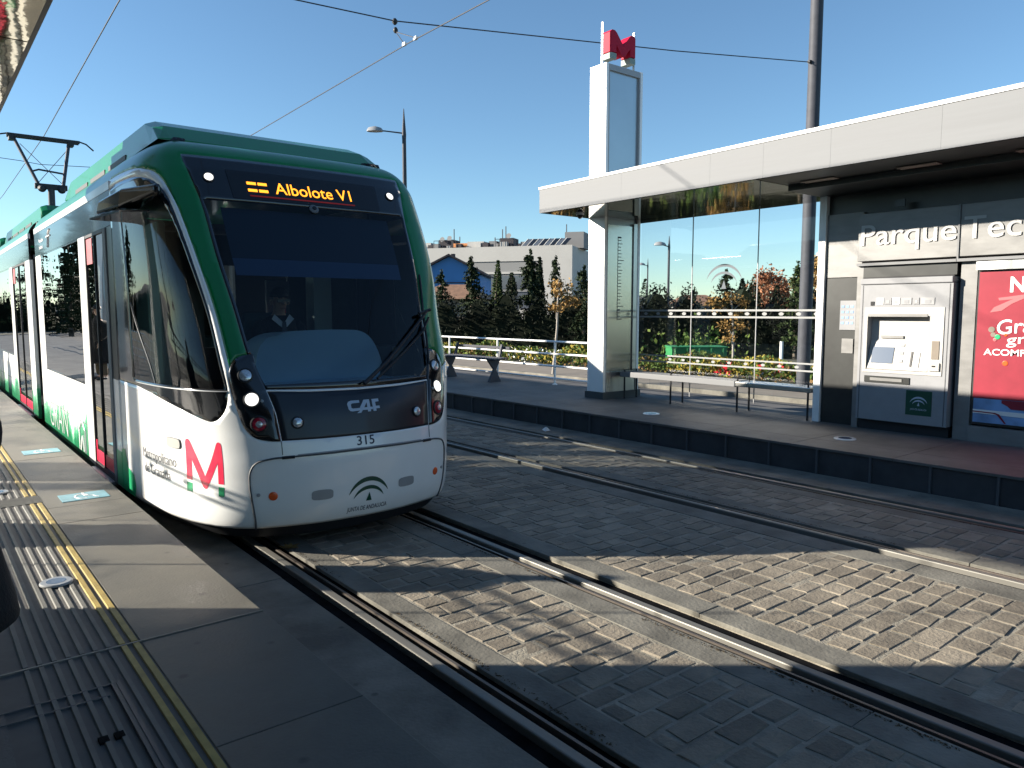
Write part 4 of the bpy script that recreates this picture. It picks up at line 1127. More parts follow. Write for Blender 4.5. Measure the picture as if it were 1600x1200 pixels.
text_on('poster_lettering', 'ACOMPA', lambda x, y: (9.940, 3.42 - x, 1.36 + y), m_posterwhite, PO, width=.52, height=.105, bold=.014)
for (a, b, r, mm) in ((.15, 1.66, .035, m_beige), (.17, 1.60, .028, m_beige), (.215, 1.575, .03, m_greenvinyl), (.19, 1.54, .02, m_posterpink), (.30, 1.60, .018, m_orange), (.31, 1.27, .03, m_orange)):
    MB().lathe((9.940, 3.50 - a, b), (-1, 0, 0), [(r, 0), (r * .8, .001)], 12).build('ornament', mm, PO)

# bench in the shelter
BN = empty('steel_bench', (10.15, 7.4, ZP), "long flat steel bench on black frames against the shelter glass", "bench")
MB().box(9.98, 10.34, 6.88, 9.30, .70, .795).build('seat', m_alu, BN, bev=.01)
MB().box(9.98, 10.34, 5.62, 6.87, .71, .785).build('seat', m_steel, BN, bev=.01)
for yy in (5.66, 6.84, 8.15, 9.20):
    fr = MB()
    fr.tube([(10.0, yy, ZP), (10.0, yy, .83), (10.32, yy, .83), (10.32, yy, ZP)], .016, 8)
    fr.build('leg_frame', m_blackmatt, BN, smooth=50)
# bench with hour-glass ends on the open platform
HB = empty('platform_bench', (10.1, 14.0, ZP), "slim grey metal bench with hourglass shaped ends beside the white railing", "bench")
for yy in (13.22, 14.95):
    poly = [(-.17, 0), (.17, 0), (.035, .28), (.16, .50), (.25, .82), (.20, .83), (.12, .53), (-.20, .50), (-.025, .28)]
    fixn(MB().prism(poly, lambda p: (10.12 + p[0], yy - .03, ZP + p[1]), lambda p: (10.12 + p[0], yy + .03, ZP + p[1])).build('end_support', m_polegrey, HB))
for k in range(4):
    MB().box(9.91 + k * .095, 9.997 + k * .095, 12.95, 15.15, ZP + .50 + .004 * k, ZP + .535 + .004 * k).build('seat_slat', m_polegrey, HB, bev=.006)
for z in (.72,): MB().box(10.36 + (z - .66) * .3, 10.39 + (z - .66) * .3, 13.0, 15.1, ZP + z, ZP + z + .06).build('back_slat', m_polegrey, HB, bev=.006)
# railing along the back of the platform
RL = empty('railing', (10.72, 16, ZP), "white tubular railing along the back edge of the right platform", "railing")
for z in (1.235, .97, .71, .45): MB().tube([(10.72, 9.80, z), (10.72, 40, z)], .022, 8).build('rail_bar', m_white, RL, smooth=60)
for k in range(15):
    yy = 11.87 + k * 2.0
    MB().tube([(10.72, yy, ZP - .02), (10.72, yy, 1.235)], .024, 8).build('railing_post', m_white, RL, smooth=60)
    MB().lathe((10.72, yy, ZP), (0, 0, 1), [(.055, 0), (.055, .015), (.03, .03)], 12).build('foot_plate', m_white, RL)

# ---------------------------------------------------------------- poles, wires, lamps
PX, PY = 16.2, 9.31
P_ = MB().tube([(PX, PY, .1), (PX, PY, 10.5)], [.15, .135], 20).build('catenary_pole', m_polegrey, smooth=50)
tag(P_, "tall dark grey pole rising behind the right shelter and carrying the span wire", "pole")
MB().lathe((PX, PY, .1), (0, 0, 1), [(.24, 0), (.24, .03), (.16, .05)], 20).build('base_flange', m_polegrey, P_)
P2_ = MB().tube([(-7.5, 14.5, -.4), (-7.5, 14.5, 10.2)], [.15, .13], 16).build('catenary_pole', m_polegrey, smooth=50)
tag(P2_, "pole holding the far end of the span wire, left of the picture", "pole")
HG = Vector((6.65, 11.4, 6.71))
sp = MB().tube([(PX, PY, 7.43), (PX * .6 + HG.x * .4, PY * .6 + HG.y * .4, 7.10), HG], .010, 6).tube([HG, (0, 12.9, 6.95), (-7.5, 14.5, 7.9)], .010, 6).build('span_wire', m_wire)
tag(sp, "dark span wire crossing the sky from the tall pole to the left", "wire")
MB().tube([(PX - .2, PY + .04, 7.42), (PX - .05, PY, 7.43)], .04, 8).build('clamp', m_blackmatt, sp)
hg = MB().lathe(HG + Vector((0, 0, -.06)), (0, 0, 1), [(.02, 0), (.045, .03), (.045, .07), (.02, .1)], 10).lathe(HG + Vector((.0, -.02, -.20)), (0, 0, 1), [(.02, 0), (.04, .03), (.04, .06), (.02, .09)], 10).build('insulator', m_blackmatt, sp, smooth=50)
MB().tube([HG + Vector((0, -.02, -.18)), (6.65, 10.75, 6.26)], .007, 5).tube([HG + Vector((0, -.02, -.18)), (6.65, 11.1, 6.26)], .007, 5).build('hanger', m_wire, sp)
MB().box(6.63, 6.67, 10.71, 10.79, 6.23, 6.28).box(6.63, 6.67, 11.06, 11.14, 6.23, 6.28).build('wire_clip', m_posterwhite, sp)
tag(MB().tube([(6.65, -10, 6.25), (6.65, 10.9, 6.24), (6.65, 18, 6.06), (6.68, 60, 5.95)], .009, 6).build('contact_wire', m_wire), "thin contact wire over the empty track, running down to the tram roof", "wire")
tag(MB().tube([(2.3, 0, 6.22), (2.55, 12, 6.15), (2.83, 21.6, 6.09), (2.95, 33, 6.05), (2.83, 70, 6.05)], .009, 6).build('contact_wire', m_wire), "contact wire above the tram touching its pantograph", "wire")
s2 = MB().tube([(-9, 27, 6.9), (2.9, 27, 6.35), (3.4, 27, 6.3), (12, 27, 6.8)], .009, 6).build('span_wire', m_wire)
tag(s2, "distant span wire behind the pantograph at the left edge", "wire")

def street_lamp(x, y, h, arm, label, r=.085, dirv=None):
    d = dirv or Vector((-math.cos(rad(YAW)), math.sin(rad(YAW)), 0))
    o = MB().tube([(x, y, 0), (x, y, h * .88), (x, y, h * .90), (x, y, h)], [r, r * .72, r * .8, .012], 14).build('street_lamp', m_polegrey, smooth=50)
    tag(o, label, "street lamp", "street lamps beyond the platform")
    b = Vector((x, y, h * .905))
    MB().tube([b, b + d * arm * .55 + Vector((0, 0, .07)), b + d * arm + Vector((0, 0, .12))], [.03, .025, .03], 8).build('lamp_arm', m_polegrey, o, smooth=50)
    e = b + d * arm + Vector((0, 0, .10))
    n = Vector((0, 0, 1)); m = MB()
    sd = Vector((-d.y, d.x, 0)); v = []; rows = [(-.30, .03, .0), (-.22, .14, .10), (0, .19, .16), (.22, .14, .12), (.30, .04, .03)]
    for (a, w, hh) in rows: v += [e + d * a + sd * w - n * .03, e + d * a + sd * w * .6 + n * hh * .8, e + d * a + n * hh, e + d * a - sd * w * .6 + n * hh * .8, e + d * a - sd * w - n * .03]
    fs = [(k * 5 + i, k * 5 + i + 1, k * 5 + 6 + i, k * 5 + 5 + i) for k in range(4) for i in range(4)] + [(k * 5, k * 5 + 5, k * 5 + 9, k * 5 + 4) for k in range(4)]
    fixn(m.add(v, fs).build('lamp_head', m_lgrey, o, smooth=60))
    return o
street_lamp(14.48, 24.28, 9.2, 1.05, "grey street lamp with a pointed tip rising behind the tram roof", .10)
street_lamp(29.6, 24.4, 5.6, .45, "slim street lamp seen through the shelter glass, nearest the map panel", .075)
street_lamp(45.4, 39.5, 6.0, .5, "faint distant street lamp seen through the glass left of the nearer one", .07)

# ---------------------------------------------------------------- background buildings (turned towards the camera at their own distances)
cy_, sy_ = math.cos(rad(YAW)), math.sin(rad(YAW))
def W(xc, d, z): return Vector((xc * cy_ + d * sy_, d * cy_ - xc * sy_, z))
m_bwhite = mat('render_white', (.42, .41, .385), .8, var=.05, scale=.4)
m_bgrey = mat('render_grey', (.19, .19, .19), .8, var=.06, scale=.3)
m_bwin = mat('window_dark', (.09, .10, .115), .12, coat=.3)
m_bshut = mat('window_shutter', (.22, .22, .215), .7)
m_bblue = mat('render_blue', (.05, .20, .47), .75, var=.05, scale=.6)
m_broof = mat('roof_dark', (.035, .03, .035), .8)
m_tile = mat('roof_tile', (.20, .11, .065), .85, var=.25, scale=3)
m_orangewall = mat('render_orange', (.62, .25, .09), .8)
class Frame:
    """local frame for a facade: o = right end corner on the ground, a = angle"""
    def __init__(s, xc, d, ang):
        s.o = (xc, d); s.c, s.s = math.cos(rad(ang)), math.sin(rad(ang))
    def p(s, l, depth, z):      # l to the left along the facade, depth away from the viewer
        return W(s.o[0] - l * s.c + depth * s.s, s.o[1] + l * s.s + depth * s.c, z)
    def box(s, m, l0, l1, d0, d1, z0, z1):
        v = [s.p(l, d, z) for z in (z0, z1) for d in (d0, d1) for l in (l1, l0)]
        return m.add(v, [(0, 2, 3, 1), (4, 5, 7, 6), (0, 1, 5, 4), (2, 6, 7, 3), (0, 4, 6, 2), (1, 3, 7, 5)])
F1 = Frame(6.36, 80, 17)
base = F1.p(12, 6, -.4)
bw = empty('office_building', base, "long white office building with roof aerials behind the conifers", "building")
def fb(F, par, name, m, *a, **k): return F.box(MB(), *a).build(name, m, par, **k)
fb(F1, bw, 'wall', m_bwhite, 0, 30, .25, 12, -.4, 8.84)
fb(F1, bw, 'parapet', m_bwhite, 0, 30, 0, .25, 7.3, 8.9)
fb(F1, bw, 'end_wall', m_bwhite, 0, 3.2, 0, .25, -.4, 7.3)
for k in range(5):
    l0 = 3.2 + k * 5.2
    f = fb(F1, bw, 'window_band', m_bshut if k < 2 else m_bgrey, l0 + .05, l0 + 5.1, .10, .24, 6.2, 7.28)
    if k >= 2: F1.box(MB(), l0 + .4, l0 + 4.6, .04, .10, 6.35, 7.15).build('window', m_bwin, f)
    fb(F1, bw, 'floor_slab', m_bwhite, l0, l0 + 5.2, .0, .24, 5.95, 6.19)
    f = fb(F1, bw, 'window_band', m_bgrey, l0 + .05, l0 + 5.1, .12, .24, 4.2, 5.9)
    F1.box(MB(), l0 + .35, l0 + 4.7, .05, .12, 4.35, 5.75).build('window', m_bwin, f)
    fb(F1, bw, 'pier', m_bwhite, l0 - .28, l0 + .02, .02, .24, 4.2, 5.94)
    f = fb(F1, bw, 'window_band', m_bwin, l0 + .05, l0 + 5.1, .12, .24, 2.2, 4.1)
    F1.box(MB(), l0, l0 + 5.2, .02, .25, 4.0, 4.19).build('sill', m_bgrey, f)
    fb(F1, bw, 'plinth', m_bwhite, l0, l0 + 5.2, .02, .24, -.4, 2.1)
fb(F1, bw, 'stair_tower', m_bgrey, -.6, 1.5, 3, 6.5, 8.8, 10.55)
fb(F1, bw, 'roof_shelter', m_bgrey, 1.6, 5.0, 5, 8, 8.9, 9.6)
for k in range(8):
    l = .9 + k * .62
    v = [F1.p(l, .6, 8.92), F1.p(l + .5, .6, 8.92), F1.p(l + .15, 2.0, 9.75), F1.p(l - .35, 2.0, 9.75)]
    o = MB().add(v + [q + Vector((0, 0, .05)) for q in v], [(3, 2, 1, 0), (4, 5, 6, 7), (0, 1, 5, 4), (1, 2, 6, 5), (2, 3, 7, 6), (3, 0, 4, 7)]).build('solar_panel', m_bwin if k % 2 else m_blacksq, bw)
    MB().tube([F1.p(l + .5, .6, 8.9), F1.p(l + .15, 2.0, 9.8)], .07, 5).build('panel_edge', m_bwhite, o)
def antenna(l, d, h, n=0):
    o = MB().tube([F1.p(l, d, 8.8), F1.p(l, d, 8.9 + h)], .06, 6).build('aerial', m_polegrey, bw)
    return o
for l, d, h in ((1.55, 4, 2.6), (8.6, 4, 2.6), (9.0, 4, 2.3), (9.9, 4, 1.4), (14.9, 4, 2.5), (14.2, 4, 1.6), (16.4, 4, 1.4), (15.6, 4, 1.7)): antenna(l, d, h)
for l, w, h, mm in ((7.4, 1.6, 1.2, m_broof), (9.4, .9, .9, m_bgrey), (10.9, 2.0, .9, m_bwhite), (12.9, 1.7, .75, m_orangewall), (14.6, 1.8, 1.2, m_broof), (17.4, 1.6, .9, m_bwhite), (19.6, 1.2, 1.1, m_bgrey), (5.6, 1.0, .5, m_bgrey)):
    fb(F1, bw, 'roof_plant', mm, l, l + w, 3, 5, 8.86, 8.9 + h)
for k in range(16):
    l = 2.0 + k * 1.15 + RND.uniform(-.3, .3); h = RND.uniform(.25, .75)
    F1.box(MB(), l, l + RND.uniform(.3, .8), 2.2, 2.9, 8.86, 8.9 + h).build('roof_unit', (m_bgrey, m_broof, m_bwhite)[k % 3], bw)
for l0, l1 in ((6.9, 9.2), (13.9, 16.6)):
    rr_ = MB().tube([F1.p(l0, 2.0, 9.9), F1.p(l1, 2.0, 9.9)], .035, 5)
    for q in range(6): rr_.tube([F1.p(l0 + (l1 - l0) * q / 5, 2.0, 8.9), F1.p(l0 + (l1 - l0) * q / 5, 2.0, 9.9)], .03, 5)
    rr_.build('roof_rail', m_polegrey, bw)
for l, z in ((7.9, 10.3), (15.0, 10.2), (15.9, 10.1)):
    MB().lathe(F1.p(l, 2.9, z), (cy_ * -.4 - sy_, sy_ * .4 - cy_, .3), [(.30, .10), (.2, .03), (.04, 0)], 14).build('dish_aerial', m_bgrey, bw)
# blue gabled house and tiled roofs in front of it
F2 = Frame(-2.6, 62, 4)
bb = empty('blue_house', F2.p(2, 4, -.4), "bright blue gabled house half hidden by the tram and the conifers", "house")
v = []
for d in (0, 9):
    v += [F2.p(0, d, -.4), F2.p(5.2, d, -.4), F2.p(5.2, d, 5.05), F2.p(2.55, d, 6.38), F2.p(0, d, 5.05)]
fixn(MB().add(v, [(0, 1, 2, 3, 4), (9, 8, 7, 6, 5), (0, 5, 6, 1), (1, 6, 7, 2), (4, 9, 5, 0)]).build('wall', m_bblue, bb))
for a, b in (((-.35, 4.88), (2.55, 6.42)), ((2.55, 6.42), (5.6, 4.88))):
    vv = []
    for d in (-.4, 9.3): vv += [F2.p(a[0], d, a[1]), F2.p(b[0], d, b[1]), F2.p(b[0], d, b[1] + .16), F2.p(a[0], d, a[1] + .16)]
    fixn(MB().add(vv, [(0, 1, 2, 3), (7, 6, 5, 4), (0, 4, 5, 1), (1, 5, 6, 2), (2, 6, 7, 3), (3, 7, 4, 0)]).build('roof', m_broof, bb))
F2.box(MB(), .02, 5.18, -.06, .02, 4.20, 4.28).build('string_course', m_broof, bb)
F2.box(MB(), 2.4, 2.7, 2, 2.4, 6.4, 6.75).build('chimney', m_broof, bb)
def lowhouse(F, l, d, z0, z1, label, wallm=m_bwhite):
    h = empty('tiled_house', F.p(l / 2, d / 2, -.4), label, "house", "low tiled houses among the conifers")
    F.box(MB(), .2, l - .2, .3, d - .3, -.4, z0 + .02).build('wall', wallm, h)
    v = [F.p(-.2, -.2, z0), F.p(l + .2, -.2, z0), F.p(l + .2, d + .2, z0), F.p(-.2, d + .2, z0), F.p(l * .3, d / 2, z1), F.p(l * .7, d / 2, z1)]
    fixn(MB().add(v, [(0, 1, 5, 4), (1, 2, 5), (2, 3, 4, 5), (3, 0, 4), (0, 3, 2, 1)]).build('roof', m_tile, h))
    return h
lowhouse(Frame(-2.2, 52, 8), 5.0, 6, 2.75, 3.85, "low house with a brown tiled roof just right of the tram", m_beige)
lowhouse(Frame(-.6, 56, 10), 3.2, 5, 2.3, 3.0, "small tiled outbuilding left of the slim leaning cypress", m_bgrey)
lowhouse(Frame(19.0, 66, 5), 5.0, 6, 2.4, 3.4, "house with a pale roof glimpsed under the etched emblem of the glass", m_bwhite)
F3 = Frame(36.6, 76, 14)
wb = empty('white_building', F3.p(4, 4, -.4), "plain white building behind the orange trees near the tall pole", "building")
F3.box(MB(), 0, 4.6, 0, 8, -.4, 8.4).build('wall', m_bwhite, wb)
for k in range(3):
    f = F3.box(MB(), 1.0, 2.0, -.05, .02, 2.0 + k * 2.0, 3.1 + k * 2.0).build('window', m_bgrey, wb)
    F3.box(MB(), 1.1, 1.9, -.07, -.05, 2.1 + k * 2.0, 3.0 + k * 2.0).build('pane', m_bwin, f)
F4 = Frame(26.5, 140, 10)
ind = empty('warehouse', F4.p(5, 4, -.4), "distant pale warehouse on the skyline behind the shelter glass", "building")
F4.box(MB(), 0, 14, 0, 10, -.4, 4.2).build('wall', m_bwhite, ind)
F4.box(MB(), -.3, 14.3, -.3, 10.3, 4.2, 4.6).build('roof', m_bgrey, ind)
for k in range(5): F4.box(MB(), 1 + k * 2.6, 2.4 + k * 2.6, -.06, .02, 1.6, 3.2).build('window', m_bwin, ind)

# ---------------------------------------------------------------- vegetation
lf_dark = leafmat('conifer_needles', (.010, .018, .008), (.028, .042, .018), 1.2)
lf_green = leafmat('cypress_leaves', (.022, .038, .012), (.06, .085, .03), 1.0)
lf_black = leafmat('hedge_leaves', (.004, .006, .003), (.011, .016, .007), .7)
lf_orange = leafmat('autumn_leaves', (.20, .115, .035), (.34, .215, .08), 2.0)
lf_rust = leafmat('rust_leaves', (.22, .09, .05), (.36, .17, .09), .6)
lf_shrub = leafmat('shrub_leaves', (.045, .085, .02), (.12, .16, .035), 1.0)
lf_yell = leafmat('shrub_yellow', (.20, .16, .03), (.34, .27, .05), 1.4)
lf_brown = leafmat('shrub_brown', (.13, .08, .03), (.20, .12, .05), 1.4)
m_bark = mat('bark', (.10, .08, .06), .9, var=.3, scale=8)
m_palebark = mat('pale_bark', (.34, .31, .27), .9, var=.2, scale=8)
m_flower_reflect = mat('red_petals_reflection', (.6, .02, .03), .6)
m_leafglint = mat('leaf_glint_white', (.8, .8, .76), .6)  # sun glints on the shrubs, painted as white leaf faces
def leaf(m, c, s, up=.3):
    a = Vector((RND.gauss(0, 1), RND.gauss(0, 1), RND.gauss(0, 1) * .7)).normalized(); b = a.orthogonal().normalized()
    q = RND.uniform(0, 6.28); b = b * math.cos(q) + a.cross(b) * math.sin(q); d = a.cross(b); l = s * RND.uniform(.6, 1.3); w = l * RND.uniform(.35, .6)
    m.add([c - b * l * .5, c + d * w * .5, c + b * l * .5, c - d * w * .5], [(0, 1, 2, 3)])
def conifer(kind, base, h, w, label, mat_=None, n=1500, lean=0., group="conifers behind the right platform"):
    T = empty('cypress_tree' if kind == 'cypress' else 'conifer_tree', base, label, "tree", group)
    base = Vector(base); m = MB()
    MB().tube([base, base + Vector((lean * .3, 0, h * .5)), base + Vector((lean, 0, h * .95))], [.03 * h * .55 + .03, .02 * h * .5 + .02, .015], 8).build('trunk', m_bark, T, smooth=50)
    if kind == 'cypress':
        lob = [(RND.uniform(0, 6.28), RND.uniform(.0, .95), RND.uniform(.3, .6)) for _ in range(26)]
        for i in range(n):
            la, lz, lr = RND.choice(lob)
            z = min(.99, max(.02, lz + RND.gauss(0, .09))); env = (math.sin(math.pi * min(1, (z * .86 + .12))) ** .7) * (1 - z * .35)
            r = w * .5 * env * RND.uniform(.55, 1.05); a = la + RND.gauss(0, .55)
            leaf(m, base + Vector((r * math.cos(a) + lean * z, r * math.sin(a), z * h)), .036 * h * RND.uniform(.6, 1.1))
    else:
        tiers = int(11 + h * 1.4)
        for t in range(tiers):
            z = .12 + .86 * t / tiers; rr = w * .5 * (1 - z) ** .8 * RND.uniform(.6, 1.25) + .10
            nb = RND.randint(3, 8)
            for b in range(nb):
                a = RND.uniform(0, 6.28); L_ = rr * RND.uniform(.55, 1.15)
                k = max(4, int(n / tiers / nb))
                for i in range(k):
                    f = (i + RND.random()) / k; p = Vector((math.cos(a), math.sin(a), 0)) * L_ * f
                    p += Vector((RND.gauss(0, .05), RND.gauss(0, .05), RND.gauss(0, .04))) * h * .25
                    leaf(m, base + p + Vector((lean * z, 0, z * h + (.10 * f - .16 * f * f) * h * .35)), .040 * h * RND.uniform(.5, 1.1))
        for i in range(60): leaf(m, base + Vector((lean + RND.gauss(0, .04), RND.gauss(0, .04), h * RND.uniform(.9, 1.02))), .035 * h)
    m.build('crown', mat_ or lf_dark, T)
    return T
def at(px, d, z=0.): return W((px - 800) / 1170 * d, d, z)
def hz(py, d): return EYE + (487 - py) / 1170 * d
def con(kind, px, top, d, wpx, label, mat_=None, n=1500, lean=0.):
    h = hz(top, d) + .4
    return conifer(kind, at(px, d, -.4), h, wpx / 1170 * d * 2.1, label, mat_, int(n * 1.9), lean)
con('fir', 691, 424, 44, 34, "layered dark conifer half hidden by the tram's right side", lf_dark, 1700)
PROTO = con('fir', 737, 404, 43, 38, "broad layered conifer standing before the right slope of the blue gable", lf_dark, 2200)
con('cypress', 771, 408, 40, 12, "slim leaning grey green cypress, palest of the row", lf_green, 1300, .35)
con('cypress', 779, 430, 41, 12, "short dark cypress tight against the right of the leaning one", lf_dark)
con('cypress', 799, 427, 42, 18, "pointed dark cypress in front of the lower office windows", lf_dark)
con('fir', 828, 394, 41, 42, "tallest layered conifer in front of the white office building", lf_dark, 2600)
con('cypress', 842, 403, 43, 11, "thin dark spire of a cypress touching the tallest conifer", lf_dark)
con('fir', 867, 404, 40, 30, "open ragged conifer above the small orange tree", lf_dark, 900)
con('fir', 912, 418, 38, 34, "dark bushy conifer cut by the white edge of the pylon", lf_dark, 2000)
con('cypress', 1008, 436, 40, 20, "dark cypress beside the steel edge of the route map", lf_dark)
con('cypress', 1042, 453, 46, 9, "thin cypress behind the slim street lamp in the glass", lf_dark, 900)
con('fir', 1064, 458, 46, 22, "small dark conifer right of the slim street lamp", lf_dark)
con('fir', 1083, 451, 46, 20, "small conifer behind the first joint of the shelter glass", lf_dark)
con('fir', 1132, 424, 42, 44, "wide dark conifer behind the etched emblem", lf_dark, 2200)
con('cypress', 1157, 436, 42, 14, "dark cypress just right of the etched emblem", lf_dark)
con('cypress', 1175, 433, 40, 18, "dark pointed cypress left of the second glass joint", lf_dark)
con('cypress', 1211, 446, 40, 14, "dark cypress in front of the rust coloured tree", lf_dark)
con('fir', 1242, 412, 36, 36, "tall green conifer left of the tall grey pole", lf_green, 2200)
con('fir', 1292, 455, 36, 40, "dark conifer squeezed between the tall pole and the white post", lf_dark, 1600)
def broad(px, top, d, wpx, bot, label, m_, n=2600, leafs=.28):
    base = at(px, d, -.4); h = hz(top, d) + .4; zb = hz(bot, d) + .4; w = wpx / 1170 * d / 2
    T = empty('autumn_tree', base, label, "tree")
    base = Vector(base); tr = MB().tube([base, base + Vector((.05, 0, zb)), base + Vector((0, 0, h * .9))], [.12, .09, .02], 8); m = MB()
    cl = []
    for i in range(16):
        c = base + Vector((RND.gauss(0, .45) * w, RND.gauss(0, .45) * w, RND.uniform(zb, h * .96)))
        tr.tube([base + Vector((0, 0, RND.uniform(zb * .6, zb))), c], [.04, .012], 5); cl.append((c, RND.uniform(.25, .5) * w))
    for i in range(n):
        c, r = RND.choice(cl); leaf(m, c + Vector((RND.gauss(0, .5), RND.gauss(0, .5), RND.gauss(0, .5))) * r, leafs)
    tr.build('trunk', m_bark, T, smooth=50); m.build('crown', m_, T)
broad(1192, 428, 48, 60, 490, "bare topped rust coloured tree left of the second glass joint", lf_rust, 2200, .22)
broad(1225, 440, 50, 40, 490, "smaller pinkish brown tree behind the tall green conifer", lf_rust, 1300, .22)
broad(1290, 400, 46, 62, 480, "bright orange tree behind the tall grey pole", lf_orange, 2600, .26)
def sapling(px, d, basez, trunk_top, clumps, label, lean=0.):
    b = at(px, d, basez); T = empty('young_tree', b, label, "tree", "young autumn trees beyond the platform")
    pr = Vector((cy_, -sy_, 0)); tr = MB(); m = MB(); b = Vector(b)
    def pt(x, y): return at(x, d, hz(y, d))
    top = pt(*trunk_top)
    tr.tube([b, b.lerp(top, .5) + pr * .04, top], [.04, .03, .01], 8)
    for (cx, cyy, rx, ry, n) in clumps:
        c = pt(cx, cyy); s = RND.uniform(.35, .75); k = b.lerp(top, min(.95, max(.3, (c.z - b.z) / (top.z - b.z) - .12)))
        tr.tube([k, k.lerp(c, .6) + Vector((0, 0, .05)), c], [.014, .01, .005], 5)
        for i in range(n):
            leaf(m, c + pr * RND.gauss(0, .5) * rx / 1170 * d + Vector((sy_, cy_, 0)) * RND.gauss(0, .5) * rx / 1170 * d + Vector((0, 0, RND.gauss(0, .5) * ry / 1170 * d)), .10)
    tr.build('trunk', m_palebark, T, smooth=50); m.build('crown', lf_orange, T)
sapling(864, 21, .1, (872, 440), [(870, 446, 11, 7, 110), (872, 457, 12, 7, 100), (889, 466, 12, 6, 80), (899, 472, 9, 7, 90), (869, 481, 15, 7, 150), (884, 476, 8, 6, 50), (893, 447, 7, 8, 22)], "young tree with a white stem and tufts of orange leaves, left of the pylon")
sapling(1146, 23, .1, (1140, 455), [(1110, 473, 13, 11, 150), (1138, 465, 11, 9, 110), (1160, 473, 10, 10, 110), (1148, 492, 16, 8, 120), (1132, 508, 12, 10, 120), (1155, 510, 13, 9, 130), (1140, 528, 12, 8, 90), (1125, 480, 10, 8, 60)], "young tree with yellow brown leaves standing behind the middle glass pane")
# dark hedge wall behind everything
m = MB(); core = MB(); pts = []
for i in range(61):
    f = i / 60; px = 640 + (1400 - 640) * f; d = 40 - 5 * f
    pts.append((px, d, 2.6 + .5 * math.sin(i * 1.7) + .35 * math.sin(i * .63 + 1) + RND.uniform(-.2, .2)))
for (a, b) in zip(pts, pts[1:]):
    p, q = at(a[0], a[1], -.4), at(b[0], b[1], -.4); k = Vector((sy_, cy_, 0)) * 1.4
    za, zb = a[2] - .45, b[2] - .45
    core.add([p, q, q + k, p + k, Vector((p.x, p.y, za)), Vector((q.x, q.y, zb)), Vector((q.x, q.y, zb)) + k, Vector((p.x, p.y, za)) + k], [(0, 1, 5, 4), (2, 3, 7, 6), (4, 5, 6, 7)])
    for i in range(260):
        f = RND.random(); z = RND.random() ** .7
        c = p.lerp(q, f) + k * RND.uniform(-.3, 1.0) + Vector((0, 0, z * (a[2] + .4) + RND.gauss(0, .12)))
        leaf(m, c, .19)
hd = core.build('tall_hedge', lf_black); tag(hd, "dense almost black evergreen hedge running behind the whole planting", "hedge")
mesh_obj('foliage', m.v, m.f, lf_black, hd)
# low planting with yellow and green shrubs, a few flowers, a painted red reflection and sun glints
m = MB()
for i in range(34000):
    y = -2 + 46 * RND.random() ** 1.15; x = 16.55 + RND.random() * 2.0
    lump = .5 + .5 * math.sin(y * 1.9 + 2 * math.sin(x * 1.3)) * math.sin(y * .7 + 1); prof_ = 1 - ((x - 17.55) / 1.15) ** 2
    h = (.36 + .34 * lump) * (.45 + .55 * max(0, prof_))
    z = .10 + h * RND.random() ** .6
    tone = math.sin(y * .9 + 1.3 * x) + RND.gauss(0, .55)
    m.cur = 1 if tone > .75 else (2 if tone < -1.15 or z < .24 and RND.random() < .5 else 0)
    if abs(y - 11.9) < .16 and x < 16.95 and z > .2: m.cur = 3  # red cluster coloured in for a red reflection in the shelter glass
    elif 8.9 < y < 11 and x < 16.9 and RND.random() < .06: m.cur = 3
    elif abs(y - 20.6) < 1.1 and RND.random() < .14: m.cur = 4
    leaf(m, Vector((x, y, z)), .13)
sh = m.build('low_shrubs', [lf_shrub, lf_yell, lf_brown, m_flower_reflect, m_leafglint])
tag(sh, "strip of green and yellow low shrubs with a few red flowers, a painted red reflection and sun glints", "shrubs", kind='stuff')
bush_m = MB()
bp = at(1085, 28, -.3); bu = empty('leafy_bush', bp, "round leafy green bush behind the green container", "bush")
for i in range(900): leaf(bush_m, Vector(bp) + Vector((RND.gauss(0, .8), RND.gauss(0, .6), abs(RND.gauss(.7, .35)))), .2)
bush_m.build('foliage', lf_shrub, bu); MB().tube([bp, Vector(bp) + Vector((0, 0, .9))], [.05, .02], 6).build('stem', m_bark, bu)
# green container behind the shrubs
m_contgreen = mat('container_green', (.03, .22, .07), .5, var=.08)
c0, c1 = at(1050, 26, 0), at(1136, 26, 0); ax = (c1 - c0).normalized(); nn_ = Vector((sy_, cy_, 0))
gc = empty('green_container', (c0 + c1) / 2, "long low green container behind the shrubs, seen through the glass", "container")
def cbox(n, m_, a, b, d0, d1, z0, z1):
    v = [c0 + ax * l + nn_ * d + Vector((0, 0, z)) for z in (z0, z1) for d in (d0, d1) for l in (a, b)]
    return MB().add(v, [(0, 2, 3, 1), (4, 5, 7, 6), (0, 1, 5, 4), (2, 6, 7, 3), (0, 4, 6, 2), (1, 3, 7, 5)]).build(n, m_, gc, bev=.01)
Lc = (c1 - c0).length
cbox('body', m_contgreen, 0, Lc, 0, 1.1, -.42, .60)
cbox('lid', m_contgreen, -.03, Lc + .03, -.03, 1.13, .605, .66)
for k in range(5): cbox('rib', m_contgreen, .1 + k * (Lc - .25) / 4, .16 + k * (Lc - .25) / 4, -.05, -.002, -.4, .6)
po_ = at(1221, 21.5, .1)
tag(MB().tube([po_, Vector(po_) + Vector((0, 0, .92))], .05, 10).build('bollard', m_white), "short white post standing in the shrubs, seen through the right pane", "post")
